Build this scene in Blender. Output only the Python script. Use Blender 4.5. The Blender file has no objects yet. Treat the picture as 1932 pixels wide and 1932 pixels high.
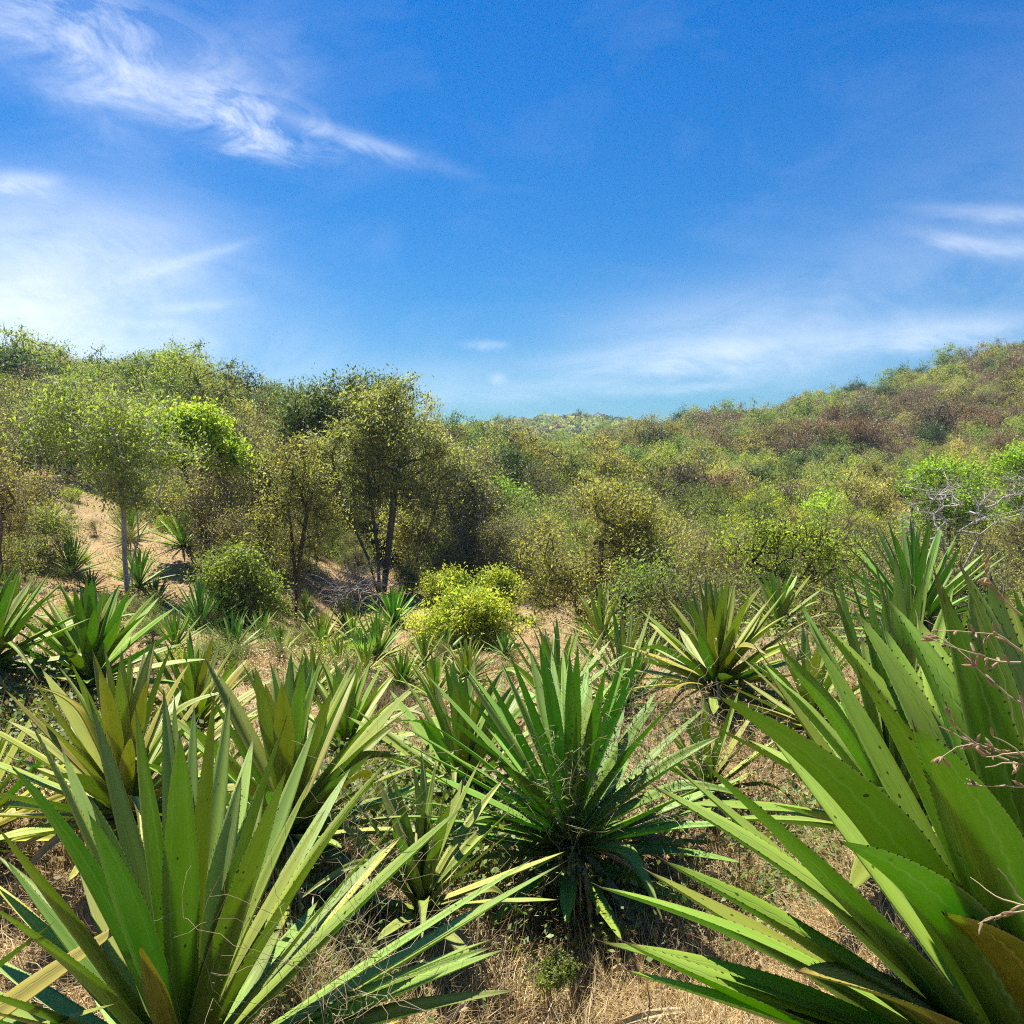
import bpy, math, random
import numpy as np
from mathutils import Vector, Matrix, Quaternion

S = bpy.context.scene
COL = S.collection
PI = math.pi
# ------------------------------------------------------------------ camera
ZC = 2.2
PITCH = math.radians(2.6)
FOV = math.radians(54)
W0 = 1932.0
F = (W0/2)/math.tan(FOV/2)
cd = bpy.data.cameras.new('camera'); cam = bpy.data.objects.new('camera', cd); COL.objects.link(cam)
cam.location = (0, 0, ZC); cam.rotation_euler = (math.radians(90)-PITCH, 0, 0)
cd.angle = FOV; cd.sensor_fit = 'HORIZONTAL'; cd.clip_start = 0.05; cd.clip_end = 6000
S.camera = cam
CP, SP = math.cos(PITCH), math.sin(PITCH)

def P(px, py, y):
    """world point seen at pixel (px,py) of the 1932 px wide view, y metres ahead"""
    u = (px-W0/2)/F; v = (W0/2-py)/F
    D = y/(CP+v*SP)
    return Vector((u*D, y, ZC + D*(v*CP-SP)))
def px_of(x, y, z):
    D = y*CP-(z-ZC)*SP; up = y*SP+(z-ZC)*CP
    return W0/2+F*x/D, W0/2-F*up/D
def tan_of(py):
    v = (W0/2-py)/F
    return (v*CP-SP)/(CP+v*SP)

# ------------------------------------------------------------------ render settings
HAZE = 0.0003
S.render.engine = 'CYCLES'
S.cycles.volume_bounces = 0
try:
    S.cycles.use_denoising = False
    S.cycles.denoiser = 'OPENIMAGEDENOISE'
    S.cycles.denoising_input_passes = 'RGB_ALBEDO_NORMAL'
    S.cycles.denoising_prefilter = 'ACCURATE'
except Exception:
    pass
S.cycles.filter_width = 1.1
S.cycles.max_bounces = 5; S.cycles.diffuse_bounces = 3; S.cycles.glossy_bounces = 2
S.cycles.transmission_bounces = 4; S.cycles.transparent_max_bounces = 6
S.cycles.caustics_reflective = False; S.cycles.caustics_refractive = False
S.cycles.sample_clamp_indirect = 6
vs = S.view_settings
vs.view_transform = 'Standard'; vs.look = 'None'; vs.gamma = 1; vs.use_curve_mapping = False
vs.exposure = 1.2

# ------------------------------------------------------------------ node helpers
class NT:
    def __init__(s, tree):
        s.t = tree; s.n = tree.nodes; s.l = tree.links
    def node(s, typ, **kw):
        n = s.n.new(typ)
        for k, v in kw.items():
            setattr(n, k, v)
        return n
    def put(s, sock, v):
        if isinstance(v, bpy.types.NodeSocket): s.l.new(v, sock)
        elif v is not None:
            try: sock.default_value = v
            except Exception: sock.default_value = (v[0], v[1], v[2], 1.0)
    def m(s, op, a, b=None, c=None, clamp=False):
        n = s.n.new('ShaderNodeMath'); n.operation = op; n.use_clamp = clamp
        s.put(n.inputs[0], a)
        if b is not None: s.put(n.inputs[1], b)
        if c is not None: s.put(n.inputs[2], c)
        return n.outputs[0]
    def mix(s, fac, a, b, mode='MIX'):
        n = s.n.new('ShaderNodeMix'); n.data_type = 'RGBA'; n.blend_type = mode
        s.put(n.inputs[0], fac); s.put(n.inputs[6], rgba(a)); s.put(n.inputs[7], rgba(b))
        return n.outputs[2]
    def noise(s, vec, scale, detail=3, rough=0.55, dist=0.0):
        n = s.n.new('ShaderNodeTexNoise')
        if vec is not None: s.l.new(vec, n.inputs['Vector'])
        n.inputs['Scale'].default_value = scale; n.inputs['Detail'].default_value = detail
        n.inputs['Roughness'].default_value = rough; n.inputs['Distortion'].default_value = dist
        return n.outputs[0]
    def ramp(s, fac, stops):
        n = s.n.new('ShaderNodeValToRGB'); s.put(n.inputs[0], fac)
        e = n.color_ramp.elements
        while len(e) < len(stops): e.new(0.5)
        for el, (p, c) in zip(e, stops):
            el.position = p; el.color = c if len(c) == 4 else (*c, 1)
        return n.outputs[0]
    def mr(s, v, a, b, c=0.0, d=1.0, smooth=False):
        n = s.n.new('ShaderNodeMapRange'); n.clamp = True
        if smooth: n.interpolation_type = 'SMOOTHSTEP'
        s.put(n.inputs[0], v)
        for i, x in enumerate((a, b, c, d)): s.put(n.inputs[i+1], x)
        return n.outputs[0]
    def scalevec(s, vec, sc):
        n = s.n.new('ShaderNodeVectorMath'); n.operation = 'MULTIPLY'
        s.l.new(vec, n.inputs[0]); n.inputs[1].default_value = sc
        return n.outputs[0]
def rgba(c):
    if isinstance(c, (tuple, list)) and len(c) == 3: return (*c, 1.0)
    return c

# ------------------------------------------------------------------ sky and sun
SUN_EL, SUN_AZ = math.radians(65), math.radians(-42)      # azimuth from straight ahead, negative = left
world = bpy.data.worlds.new('World'); S.world = world; world.use_nodes = True
w = NT(world.node_tree)
for n in list(w.n): w.n.remove(n)
out = w.node('ShaderNodeOutputWorld'); bg = w.node('ShaderNodeBackground')
sky = w.node('ShaderNodeTexSky'); sky.sky_type = 'NISHITA'; sky.sun_disc = False
sky.sun_elevation = SUN_EL; sky.sun_rotation = SUN_AZ
sky.altitude = 300; sky.air_density = 1.0; sky.dust_density = 0.35; sky.ozone_density = 2.5
SKY_STRENGTH = 0.05
tc = w.node('ShaderNodeTexCoord'); gen = tc.outputs['Generated']
sx = w.node('ShaderNodeSeparateXYZ'); w.l.new(gen, sx.inputs[0])
X, Y, Z = sx.outputs
hyp = w.m('SQRT', w.m('ADD', w.m('MULTIPLY', X, X), w.m('MULTIPLY', Y, Y)))
az = w.m('ARCTAN2', X, Y); el = w.m('ARCTAN2', Z, hyp)
hs = w.node('ShaderNodeHueSaturation'); hs.inputs['Saturation'].default_value = 1.32
hs.inputs['Hue'].default_value = 0.497; hs.inputs['Value'].default_value = 1.0
w.l.new(sky.outputs[0], hs.inputs['Color'])
skycol = w.mix(1.0, hs.outputs[0], w.mix(w.mr(Z, 0.0, .45), (.40, .70, .95), (.0, .76, 1.20)), 'MULTIPLY')
def azel(px, py):
    p = P(px, py, 10.0); d = Vector((p.x, p.y, p.z-ZC))
    return math.atan2(d.x, d.y), math.atan2(d.z, math.hypot(d.x, d.y))
# each streak: two end pixels, half width in px, strength, softness of noise
comb = w.node('ShaderNodeCombineXYZ'); w.l.new(az, comb.inputs[0]); w.l.new(el, comb.inputs[1])
AE = comb.outputs[0]
def streak(x0, y0, x1, y1, wd, amp, nsc=26, stretch=5, lo=.32, hi=.7):
    a0, e0 = azel(x0, y0); a1, e1 = azel(x1, y1)
    ca, ce = (a0+a1)/2, (e0+e1)/2; th = math.atan2(e1-e0, a1-a0); L = math.hypot(a1-a0, e1-e0)/2
    ww = wd/F
    mp = w.node('ShaderNodeMapping'); mp.vector_type = 'POINT'
    # rotate about the centre: apply TEXTURE-style inverse
    mp.vector_type = 'TEXTURE'
    mp.inputs['Location'].default_value = (ca, ce, 0); mp.inputs['Rotation'].default_value = (0, 0, th)
    w.l.new(AE, mp.inputs[0])
    v = mp.outputs[0]
    q = w.node('ShaderNodeSeparateXYZ'); w.l.new(v, q.inputs[0])
    n = w.noise(w.scalevec(v, (1.2/stretch, 1, 1)), nsc, 9, .68, .75)
    warp = w.m('MULTIPLY', w.m('SUBTRACT', n, .5), ww*2.6)
    sx_ = w.m('DIVIDE', q.outputs[0], L); tx = w.m('DIVIDE', w.m('ADD', q.outputs[1], warp), ww)
    r2 = w.m('ADD', w.m('MULTIPLY', sx_, sx_), w.m('MULTIPLY', tx, tx))
    g = w.m('POWER', 2.718, w.m('MULTIPLY', r2, -1.1))
    return w.m('MULTIPLY', w.m('MULTIPLY', g, w.mr(n, lo, hi, .08, 1)), amp)
streaks = [
    (-80, -60, 420, 150, 75, .85, 16, 3, .42, .72), (300, 150, 600, 255, 48, 1.0, 24, 3, .42, .72), (-60, 60, 330, 240, 60, .2, 14, 3), (560, 225, 820, 312, 13, .5, 30, 5),
    (330, 130, 620, 60, 60, .16, 18, 3),
    (-60, 340, 120, 346, 16, .7, 30, 4), (-500, 500, 330, 530, 130, .75, 10, 3), (-200, 600, 250, 510, 42, .6, 18, 6), (-500, 590, 330, 610, 110, .45, 9, 3), (-100, 390, 420, 470, 60, .3, 16, 4),
    (220, 530, 470, 458, 10, .42, 30, 8), (290, 582, 430, 575, 8, .35, 40, 5), (255, 612, 330, 612, 7, .3, 40, 4),
    (-300, 660, 620, 690, 90, .55, 9, 3), (60, 380, 520, 640, 130, .22, 10, 3),
    (1040, 690, 1560, 655, 34, .62, 20, 6), (1500, 650, 2050, 605, 26, .62, 22, 6), (1150, 625, 1700, 640, 60, .34, 14, 4),
    (1735, 440, 1900, 475, 12, .5, 30, 6), (1860, 465, 2200, 478, 17, .55, 30, 6), (1760, 395, 2080, 412, 12, .42, 30, 6),
    (1180, 600, 2100, 470, 80, .22, 10, 3), (1600, 380, 2300, 360, 160, .12, 9, 3), (880, 650, 960, 652, 8, .4, 40, 3),
    (640, 745, 1400, 725, 22, .3, 14, 6), (925, 712, 955, 716, 9, .45, 40, 2), (1180, 740, 1420, 725, 9, .35, 30, 6),
    (1900, 90, 2300, 260, 120, .08, 9, 3), (420, 740, 1000, 700, 40, .24, 12, 5), (990, 800, 1120, 792, 12, .5, 30, 4),
]
mask = None
for s_ in streaks:
    g = streak(*s_)
    mask = g if mask is None else w.m('ADD', mask, g)
# faint veil of cirrus everywhere and paler air towards the horizon
veil = w.noise(w.scalevec(AE, (1.2, 3.2, 1)), 4.5, 6, .6, .8)
mask = w.m('ADD', mask, w.mr(veil, .5, .85, 0, .05))
mask = w.m('SUBTRACT', 1.0, w.m('POWER', 2.718, w.m('MULTIPLY', mask, -1.25)))
mask = w.m('MULTIPLY', mask, w.mr(Z, -.02, .02))
clouded = w.mix(mask, skycol, (0.90/SKY_STRENGTH*.60, 0.94/SKY_STRENGTH*.60, 1.0/SKY_STRENGTH*.60))
w.l.new(clouded, bg.inputs[0]); bg.inputs[1].default_value = SKY_STRENGTH
w.l.new(bg.outputs[0], out.inputs[0])

sd = bpy.data.lights.new('sun', 'SUN'); sun = bpy.data.objects.new('sun', sd); COL.objects.link(sun)
sd.energy = 5.0; sd.angle = math.radians(.5); sd.color = (1, .94, .82)
sdir = Vector((math.sin(SUN_AZ)*math.cos(SUN_EL), math.cos(SUN_AZ)*math.cos(SUN_EL), math.sin(SUN_EL)))
sun.rotation_euler = sdir.to_track_quat('Z', 'Y').to_euler(); sun.location = (0, 0, 30)

# ------------------------------------------------------------------ mesh helpers
def mesh_np(name, V, quads=None, tris=None, mats=(), midx=None, smooth=False, rnd=None, uv=None):
    me = bpy.data.meshes.new(name)
    V = np.asarray(V, dtype=np.float32).reshape(-1, 3)
    quads = np.zeros((0, 4), int) if quads is None else np.asarray(quads, int).reshape(-1, 4)
    tris = np.zeros((0, 3), int) if tris is None else np.asarray(tris, int).reshape(-1, 3)
    nq, nt = len(quads), len(tris)
    loops = np.concatenate([quads.ravel(), tris.ravel()]).astype(np.int32)
    me.vertices.add(len(V)); me.vertices.foreach_set('co', V.ravel())
    me.loops.add(len(loops)); me.loops.foreach_set('vertex_index', loops)
    me.polygons.add(nq+nt)
    st = np.concatenate([np.arange(nq)*4, nq*4+np.arange(nt)*3]).astype(np.int32)
    me.polygons.foreach_set('loop_start', st)
    if midx is not None: me.polygons.foreach_set('material_index', np.asarray(midx, np.int32))
    if smooth: me.polygons.foreach_set('use_smooth', np.ones(nq+nt, bool))
    me.update(calc_edges=True)
    for m_ in mats: me.materials.append(m_)
    if rnd is not None:
        a = me.attributes.new('rnd', 'FLOAT', 'POINT'); a.data.foreach_set('value', np.asarray(rnd, np.float32))
    if uv is not None:
        l = me.uv_layers.new(name='UVMap'); l.data.foreach_set('uv', np.asarray(uv, np.float32)[loops].ravel())
    return me
def link(name, me, parent=None, **props):
    o = bpy.data.objects.new(name, me); COL.objects.link(o)
    if parent is not None: o.parent = parent
    for k, v in props.items():
        if v is not None: o[k] = v
    return o
def thing(name, loc, label, cat, group=None, rz=0.0, sc=1.0):
    o = link(name, None, None, label=label, category=cat, group=group)
    o.empty_display_size = .1
    o.location = loc; o.rotation_euler = (0, 0, rz)
    o.scale = sc if isinstance(sc, (tuple, list)) else (sc,)*3
    return o
def tubes(P0, P1, R0, R1, sides=4):
    """independent tapered tubes, returns V, quads"""
    P0 = np.asarray(P0, float).reshape(-1, 3); P1 = np.asarray(P1, float).reshape(-1, 3)
    d = P1-P0; L = np.linalg.norm(d, axis=1, keepdims=True)+1e-9; d = d/L
    ref = np.where(np.abs(d[:, 2:3]) > .9, np.array([[1., 0, 0]]), np.array([[0., 0, 1]]))
    a = np.cross(d, ref); a /= np.linalg.norm(a, axis=1, keepdims=True)+1e-9; b = np.cross(d, a)
    n = len(P0); ang = np.arange(sides)*2*PI/sides
    ring = np.cos(ang)[None, :, None]*a[:, None, :]+np.sin(ang)[None, :, None]*b[:, None, :]
    V0 = P0[:, None, :]+ring*np.asarray(R0, float)[:, None, None]
    V1 = P1[:, None, :]+ring*np.asarray(R1, float)[:, None, None]
    V = np.concatenate([V0, V1], axis=1).reshape(-1, 3)
    base = (np.arange(n)*2*sides)[:, None]; i = np.arange(sides)[None, :]; j = (i+1) % sides
    Q = np.stack([base+i, base+j, base+sides+j, base+sides+i], axis=-1).reshape(-1, 4)
    return V, Q
def tube_path(pts, radii, sides=6):
    """one continuous swept tube along points, closed ends not needed"""
    pts = np.asarray(pts, float); n = len(pts)
    t = np.gradient(pts, axis=0); t /= np.linalg.norm(t, axis=1, keepdims=True)+1e-9
    ref = np.array([1., 0, 0]) if abs(t[0, 2]) > .8 else np.array([0., 0, 1])
    V = []
    for k in range(n):
        a = np.cross(t[k], ref); a /= np.linalg.norm(a)+1e-9; b = np.cross(t[k], a); ref = np.cross(a, t[k])
        for s_ in range(sides):
            an = s_*2*PI/sides
            V.append(pts[k]+radii[k]*(math.cos(an)*a+math.sin(an)*b))
    Q = [(k*sides+s_, k*sides+(s_+1) % sides, (k+1)*sides+(s_+1) % sides, (k+1)*sides+s_) for k in range(n-1) for s_ in range(sides)]
    return np.array(V), np.array(Q)
def leafcards(C, rng, size, aspect=.42, up=.35, jit=.35, fold=True):
    """pointed leaf rhombs at centres C; returns V, tris/quads, rnd"""
    n = len(C)
    a = rng.normal(size=(n, 3)); a[:, 2] += up*0.3; a /= np.linalg.norm(a, axis=1, keepdims=True)
    nn = rng.normal(size=(n, 3)); nn[:, 2] = np.abs(nn[:, 2])+up*2
    b = np.cross(nn, a); b /= np.linalg.norm(b, axis=1, keepdims=True)+1e-9
    s = (size*(1+jit*rng.normal(size=n)).clip(.5, 1.8))[:, None]
    V = np.stack([C-a*s*.5, C+b*s*aspect*.5-a*s*.06, C+a*s*.5, C-b*s*aspect*.5-a*s*.06], axis=1).reshape(-1, 3)
    Q = (np.arange(n)*4)[:, None]+np.arange(4)[None, :]
    return V, Q, np.repeat(rng.random(n), 4)
def cat(*parts):
    """join (V,Q,rnd,mat) parts"""
    V = []; Q = []; R = []; M = []; off = 0
    for v, q, r, m_ in parts:
        V.append(v); Q.append(q+off); off += len(v)
        R.append(np.full(len(v), .5) if r is None else r); M.append(np.full(len(q), m_))
    return np.concatenate(V), np.concatenate(Q), np.concatenate(R), np.concatenate(M)

# ------------------------------------------------------------------ materials
def new_mat(name):
    m_ = bpy.data.materials.new(name); m_.use_nodes = True
    t = NT(m_.node_tree)
    for n in list(t.n): t.n.remove(n)
    o = t.node('ShaderNodeOutputMaterial')
    return m_, t, o
def foliage_mat(name, c1, c2, trans=.42, tcol=None, rough=.55, clump=1.3, spec=.35):
    m_, t, o = new_mat(name)
    at = t.node('ShaderNodeAttribute', attribute_name='rnd'); r = at.outputs['Fac']
    oi = t.node('ShaderNodeObjectInfo'); g = t.node('ShaderNodeNewGeometry')
    nz = t.noise(g.outputs['Position'], clump, 3, .6)
    c = t.mix(t.mr(nz, .35, .65), c1, c2)
    k = t.mr(r, 0, 1, .62, 1.42)
    c = t.mix(1.0, c, oi.outputs['Color'], 'MULTIPLY')
    hsv = t.node('ShaderNodeHueSaturation'); t.l.new(c, hsv.inputs['Color']); t.l.new(k, hsv.inputs['Value'])
    t.l.new(t.m('ADD', .485, t.m('MULTIPLY', t.m('FRACT', t.m('MULTIPLY', r, 7.3)), .03)), hsv.inputs['Hue'])
    c = hsv.outputs[0]
    b = t.node('ShaderNodeBsdfPrincipled'); t.l.new(c, b.inputs['Base Color'])
    b.inputs['Roughness'].default_value = rough; b.inputs['Specular IOR Level'].default_value = spec
    tr = t.node('ShaderNodeBsdfTranslucent')
    tcn = t.mix(1.0, c, tcol or (1.25, 1.15, .55), 'MULTIPLY'); t.l.new(tcn, tr.inputs[0])
    mx = t.node('ShaderNodeMixShader'); mx.inputs[0].default_value = trans
    t.l.new(b.outputs[0], mx.inputs[1]); t.l.new(tr.outputs[0], mx.inputs[2]); t.l.new(mx.outputs[0], o.inputs[0])
    return m_
def bark_mat(name, c1, c2, scale=9):
    m_, t, o = new_mat(name)
    tcn = t.node('ShaderNodeTexCoord'); v = tcn.outputs['Object']
    n1 = t.noise(t.scalevec(v, (3, 3, .8)), scale, 5, .65); n2 = t.noise(v, scale*.35, 2)
    oi = t.node('ShaderNodeObjectInfo')
    c = t.mix(t.mr(n1, .35, .68), c1, c2); c = t.mix(t.mr(n2, .3, .7, 0, .5), c, tuple(x*.6 for x in c1))
    c = t.mix(1.0, c, oi.outputs['Color'], 'MULTIPLY')
    b = t.node('ShaderNodeBsdfPrincipled'); t.l.new(c, b.inputs['Base Color']); b.inputs['Roughness'].default_value = .85
    b.inputs['Specular IOR Level'].default_value = .2
    bp = t.node('ShaderNodeBump'); bp.inputs['Strength'].default_value = .6; bp.inputs['Distance'].default_value = .01
    t.l.new(n1, bp.inputs['Height']); t.l.new(bp.outputs[0], b.inputs['Normal']); t.l.new(b.outputs[0], o.inputs[0])
    return m_
M = {}
M['olive'] = foliage_mat('olive_foliage', (.26, .28, .075), (.41, .415, .125), trans=.5, tcol=(1.05, 1.08, .5))
M['green'] = foliage_mat('green_foliage', (.16, .24, .042), (.28, .36, .07), trans=.5, tcol=(1.1, 1.15, .5))
M['dark'] = foliage_mat('dark_foliage', (.045, .095, .022), (.085, .15, .03))
M['lime'] = foliage_mat('lime_foliage', (.27, .42, .025), (.38, .52, .05), trans=.5)
M['yellow'] = foliage_mat('yellow_green_foliage', (.35, .46, .035), (.48, .56, .06), trans=.5)
M['brown'] = foliage_mat('dry_foliage', (.165, .122, .052), (.245, .185, .085), trans=.25, tcol=(1.1, 1, .8), clump=.4)
M['creeper'] = foliage_mat('creeper_foliage', (.09, .17, .025), (.2, .26, .06), trans=.35, clump=4, spec=.5)
M['straw'] = foliage_mat('straw', (.46, .335, .155), (.60, .47, .25), trans=.25, tcol=(1, .95, .8), clump=1.1, rough=.6)
M['twig'] = foliage_mat('twig', (.27, .22, .13), (.38, .32, .20), trans=0.0, clump=2, rough=.8)
M['bark'] = bark_mat('bark', (.10, .078, .055), (.23, .19, .145))
M['pale_bark'] = bark_mat('pale_bark', (.34, .31, .27), (.55, .52, .46))
M['dead_wood'] = bark_mat('dead_wood', (.36, .33, .30), (.52, .49, .45))
M['rock'] = bark_mat('rock', (.38, .36, .32), (.62, .60, .56), 2)

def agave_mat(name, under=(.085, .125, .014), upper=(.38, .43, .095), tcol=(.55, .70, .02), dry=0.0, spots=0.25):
    m_, t, o = new_mat(name)
    uvn = t.node('ShaderNodeUVMap', uv_map='UVMap'); sp = t.node('ShaderNodeSeparateXYZ'); t.l.new(uvn.outputs[0], sp.inputs[0])
    U, V_ = sp.outputs[0], sp.outputs[1]            # U 0..1 across (upper) and 1..2 (under); V along
    oi = t.node('ShaderNodeObjectInfo'); rnd = oi.outputs['Random']; ocol = oi.outputs['Color']
    tcn = t.node('ShaderNodeTexCoord')
    off = t.node('ShaderNodeCombineXYZ'); t.l.new(t.m('MULTIPLY', rnd, 37.0), off.inputs[2])
    va = t.node('ShaderNodeVectorMath', operation='ADD'); t.l.new(uvn.outputs[0], va.inputs[0]); t.l.new(off.outputs[0], va.inputs[1])
    uvr = va.outputs[0]
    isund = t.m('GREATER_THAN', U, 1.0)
    uf = t.m('FRACT', t.m('MULTIPLY', U, .99999))
    edge = t.m('ABSOLUTE', t.m('SUBTRACT', uf, .5))                     # 0 centre .5 margin
    fine = t.noise(t.scalevec(uvr, (60, 1.2, 1)), 1.0, 3, .6)             # lengthwise fibres
    blot = t.noise(t.scalevec(uvr, (2.0, 5.0, 1)), 1.0, 4, .62)
    c = t.mix(isund, upper, under)  # pale upper face, dark underside: contrast of sun and shade put into the colour
    c = t.mix(t.mr(blot, .35, .7, 0, .5), c, (.25, .31, .075))
    c = t.mix(t.mr(fine, .4, .75, 0, .28), c, (.30, .34, .07))
    fine2 = t.noise(t.scalevec(uvr, (16, .7, 1)), 1.0, 4, .65)
    c = t.mix(t.mr(fine2, .45, .3, 0, .5), c, (.055, .09, .012)); c = t.mix(t.mr(fine2, .55, .72, 0, .35), c, (.36, .40, .10))
    scar = t.noise(t.scalevec(uvr, (9, 26, 1)), 1.0, 5, .75)
    c = t.mix(t.mr(scar, .66, .74, 0, .55), c, (.34, .30, .16))
    # waxy bloom, bluish
    wax = t.m('MULTIPLY', t.mr(t.noise(t.scalevec(uvr, (5, 9, 1)), 1.0, 5, .7), .48, .7, 0, .35), t.mr(V_, .3, 1, .2, 1))
    c = t.mix(wax, c, (.32, .40, .22))
    # imprints of the teeth of neighbouring leaves: thin paler wavy lines parallel to the margins
    wav = t.m('ADD', edge, t.m('MULTIPLY', t.m('SINE', t.m('MULTIPLY', V_, 120.0)), .012))
    line = t.m('MULTIPLY', t.m('SUBTRACT', 1.0, t.mr(t.m('ABSOLUTE', t.m('SUBTRACT', wav, .27)), .004, .022)), t.mr(V_, .15, .35))
    c = t.mix(t.m('MULTIPLY', line, .32), c, (.42, .48, .30))
    # yellowing base and random old leaves
    yb = t.m('MAXIMUM', t.mr(V_, .35, .02, 0, .5), t.m('MULTIPLY', t.mr(rnd, .93, .99), .75))
    c = t.mix(yb, c, (.27, .25, .035))
    c = t.mix(t.mr(V_, .94, .99, 0, .85), c, (.13, .08, .05))
    # margins
    c = t.mix(t.mr(edge, .455, .495, 0, .8), c, (.45, .42, .17))
    # dark spots
    vo = t.node('ShaderNodeTexVoronoi'); vo.feature = 'F1'; t.l.new(t.scalevec(uvr, (5, 34, 1)), vo.inputs['Vector']); vo.inputs['Scale'].default_value = 1
    vw = t.node('ShaderNodeSeparateColor'); t.l.new(vo.outputs['Color'], vw.inputs[0])
    spot = t.m('MULTIPLY', t.m('LESS_THAN', vo.outputs['Distance'], t.m('MULTIPLY', vw.outputs[1], .22)), t.m('LESS_THAN', vw.outputs[0], spots))
    c = t.mix(t.m('MULTIPLY', spot, .8), c, (.03, .022, .015))
    if dry: c = t.mix(dry, c, t.mix(t.mr(blot, .3, .7), (.30, .22, .12), (.52, .43, .28)))
    c = t.mix(1.0, c, ocol, 'MULTIPLY')
    hsv = t.node('ShaderNodeHueSaturation'); t.l.new(c, hsv.inputs['Color']); t.l.new(t.mr(t.m('FRACT', t.m('MULTIPLY', rnd, 13.7)), 0, 1, .78, 1.22), hsv.inputs['Value'])
    c = hsv.outputs[0]
    b = t.node('ShaderNodeBsdfPrincipled'); t.l.new(c, b.inputs['Base Color'])
    t.l.new(t.mr(fine, .2, .8, .36, .55), b.inputs['Roughness']); b.inputs['Specular IOR Level'].default_value = .28
    bp = t.node('ShaderNodeBump'); bp.inputs['Strength'].default_value = .35; bp.inputs['Distance'].default_value = .004
    t.l.new(t.m('ADD', t.m('MULTIPLY', fine, .5), t.m('ADD', t.m('MULTIPLY', blot, .7), line)), bp.inputs['Height']); t.l.new(bp.outputs[0], b.inputs['Normal'])
    tr = t.node('ShaderNodeBsdfTranslucent')
    tcl = t.mix(t.mr(rnd, .15, .8), tcol, (tcol[0]*.42, tcol[1]*.80, tcol[2]*.8))
    tcl = t.mix(t.mr(fine, .3, .8, 0, .25), tcl, (.5, .6, .05)); tcl = t.mix(t.m('MULTIPLY', spot, .9), tcl, (.02, .02, .01))
    tcl = t.mix(1.0, tcl, ocol, 'MULTIPLY')
    t.l.new(tcl, tr.inputs[0])
    mx = t.node('ShaderNodeMixShader'); mx.inputs[0].default_value = .30 if not dry else .12
    t.l.new(b.outputs[0], mx.inputs[1]); t.l.new(tr.outputs[0], mx.inputs[2]); t.l.new(mx.outputs[0], o.inputs[0])
    return m_
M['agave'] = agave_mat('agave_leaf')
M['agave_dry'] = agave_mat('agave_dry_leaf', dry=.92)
m_, t, o = new_mat('spine'); b = t.node('ShaderNodeBsdfPrincipled'); b.inputs['Base Color'].default_value = (.06, .035, .025, 1)
b.inputs['Roughness'].default_value = .5; t.l.new(b.outputs[0], o.inputs[0]); M['spine'] = m_

# ground
m_, t, o = new_mat('dry_ground'); g = t.node('ShaderNodeNewGeometry'); pos = g.outputs['Position']
n1 = t.noise(pos, 1.6, 6, .65); n2 = t.noise(pos, 22, 5, .7); n3 = t.noise(pos, .16, 4, .6); n4 = t.noise(t.scalevec(pos, (1, 3, 1)), 75, 3, .6)
c = t.mix(t.mr(n1, .35, .65), (.25, .165, .072), (.38, .27, .13))
c = t.mix(t.mr(n2, .40, .7, 0, .7), c, (.46, .34, .21)); c = t.mix(t.mr(n2, .42, .25, 0, .8), c, (.13, .085, .05))
c = t.mix(t.mr(n4, .5, .7, 0, .5), c, (.56, .45, .29))
c = t.mix(t.mr(n3, .5, .7, 0, .5), c, (.36, .19, .10))
b = t.node('ShaderNodeBsdfPrincipled'); t.l.new(c, b.inputs['Base Color']); b.inputs['Roughness'].default_value = .95; b.inputs['Specular IOR Level'].default_value = .1
bp = t.node('ShaderNodeBump'); bp.inputs['Strength'].default_value = .9; bp.inputs['Distance'].default_value = .05
t.l.new(t.m('ADD', t.m('MULTIPLY', n2, .6), t.m('MULTIPLY', n4, .3)), bp.inputs['Height']); t.l.new(bp.outputs[0], b.inputs['Normal']); t.l.new(b.outputs[0], o.inputs[0])
M['ground'] = m_

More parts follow.
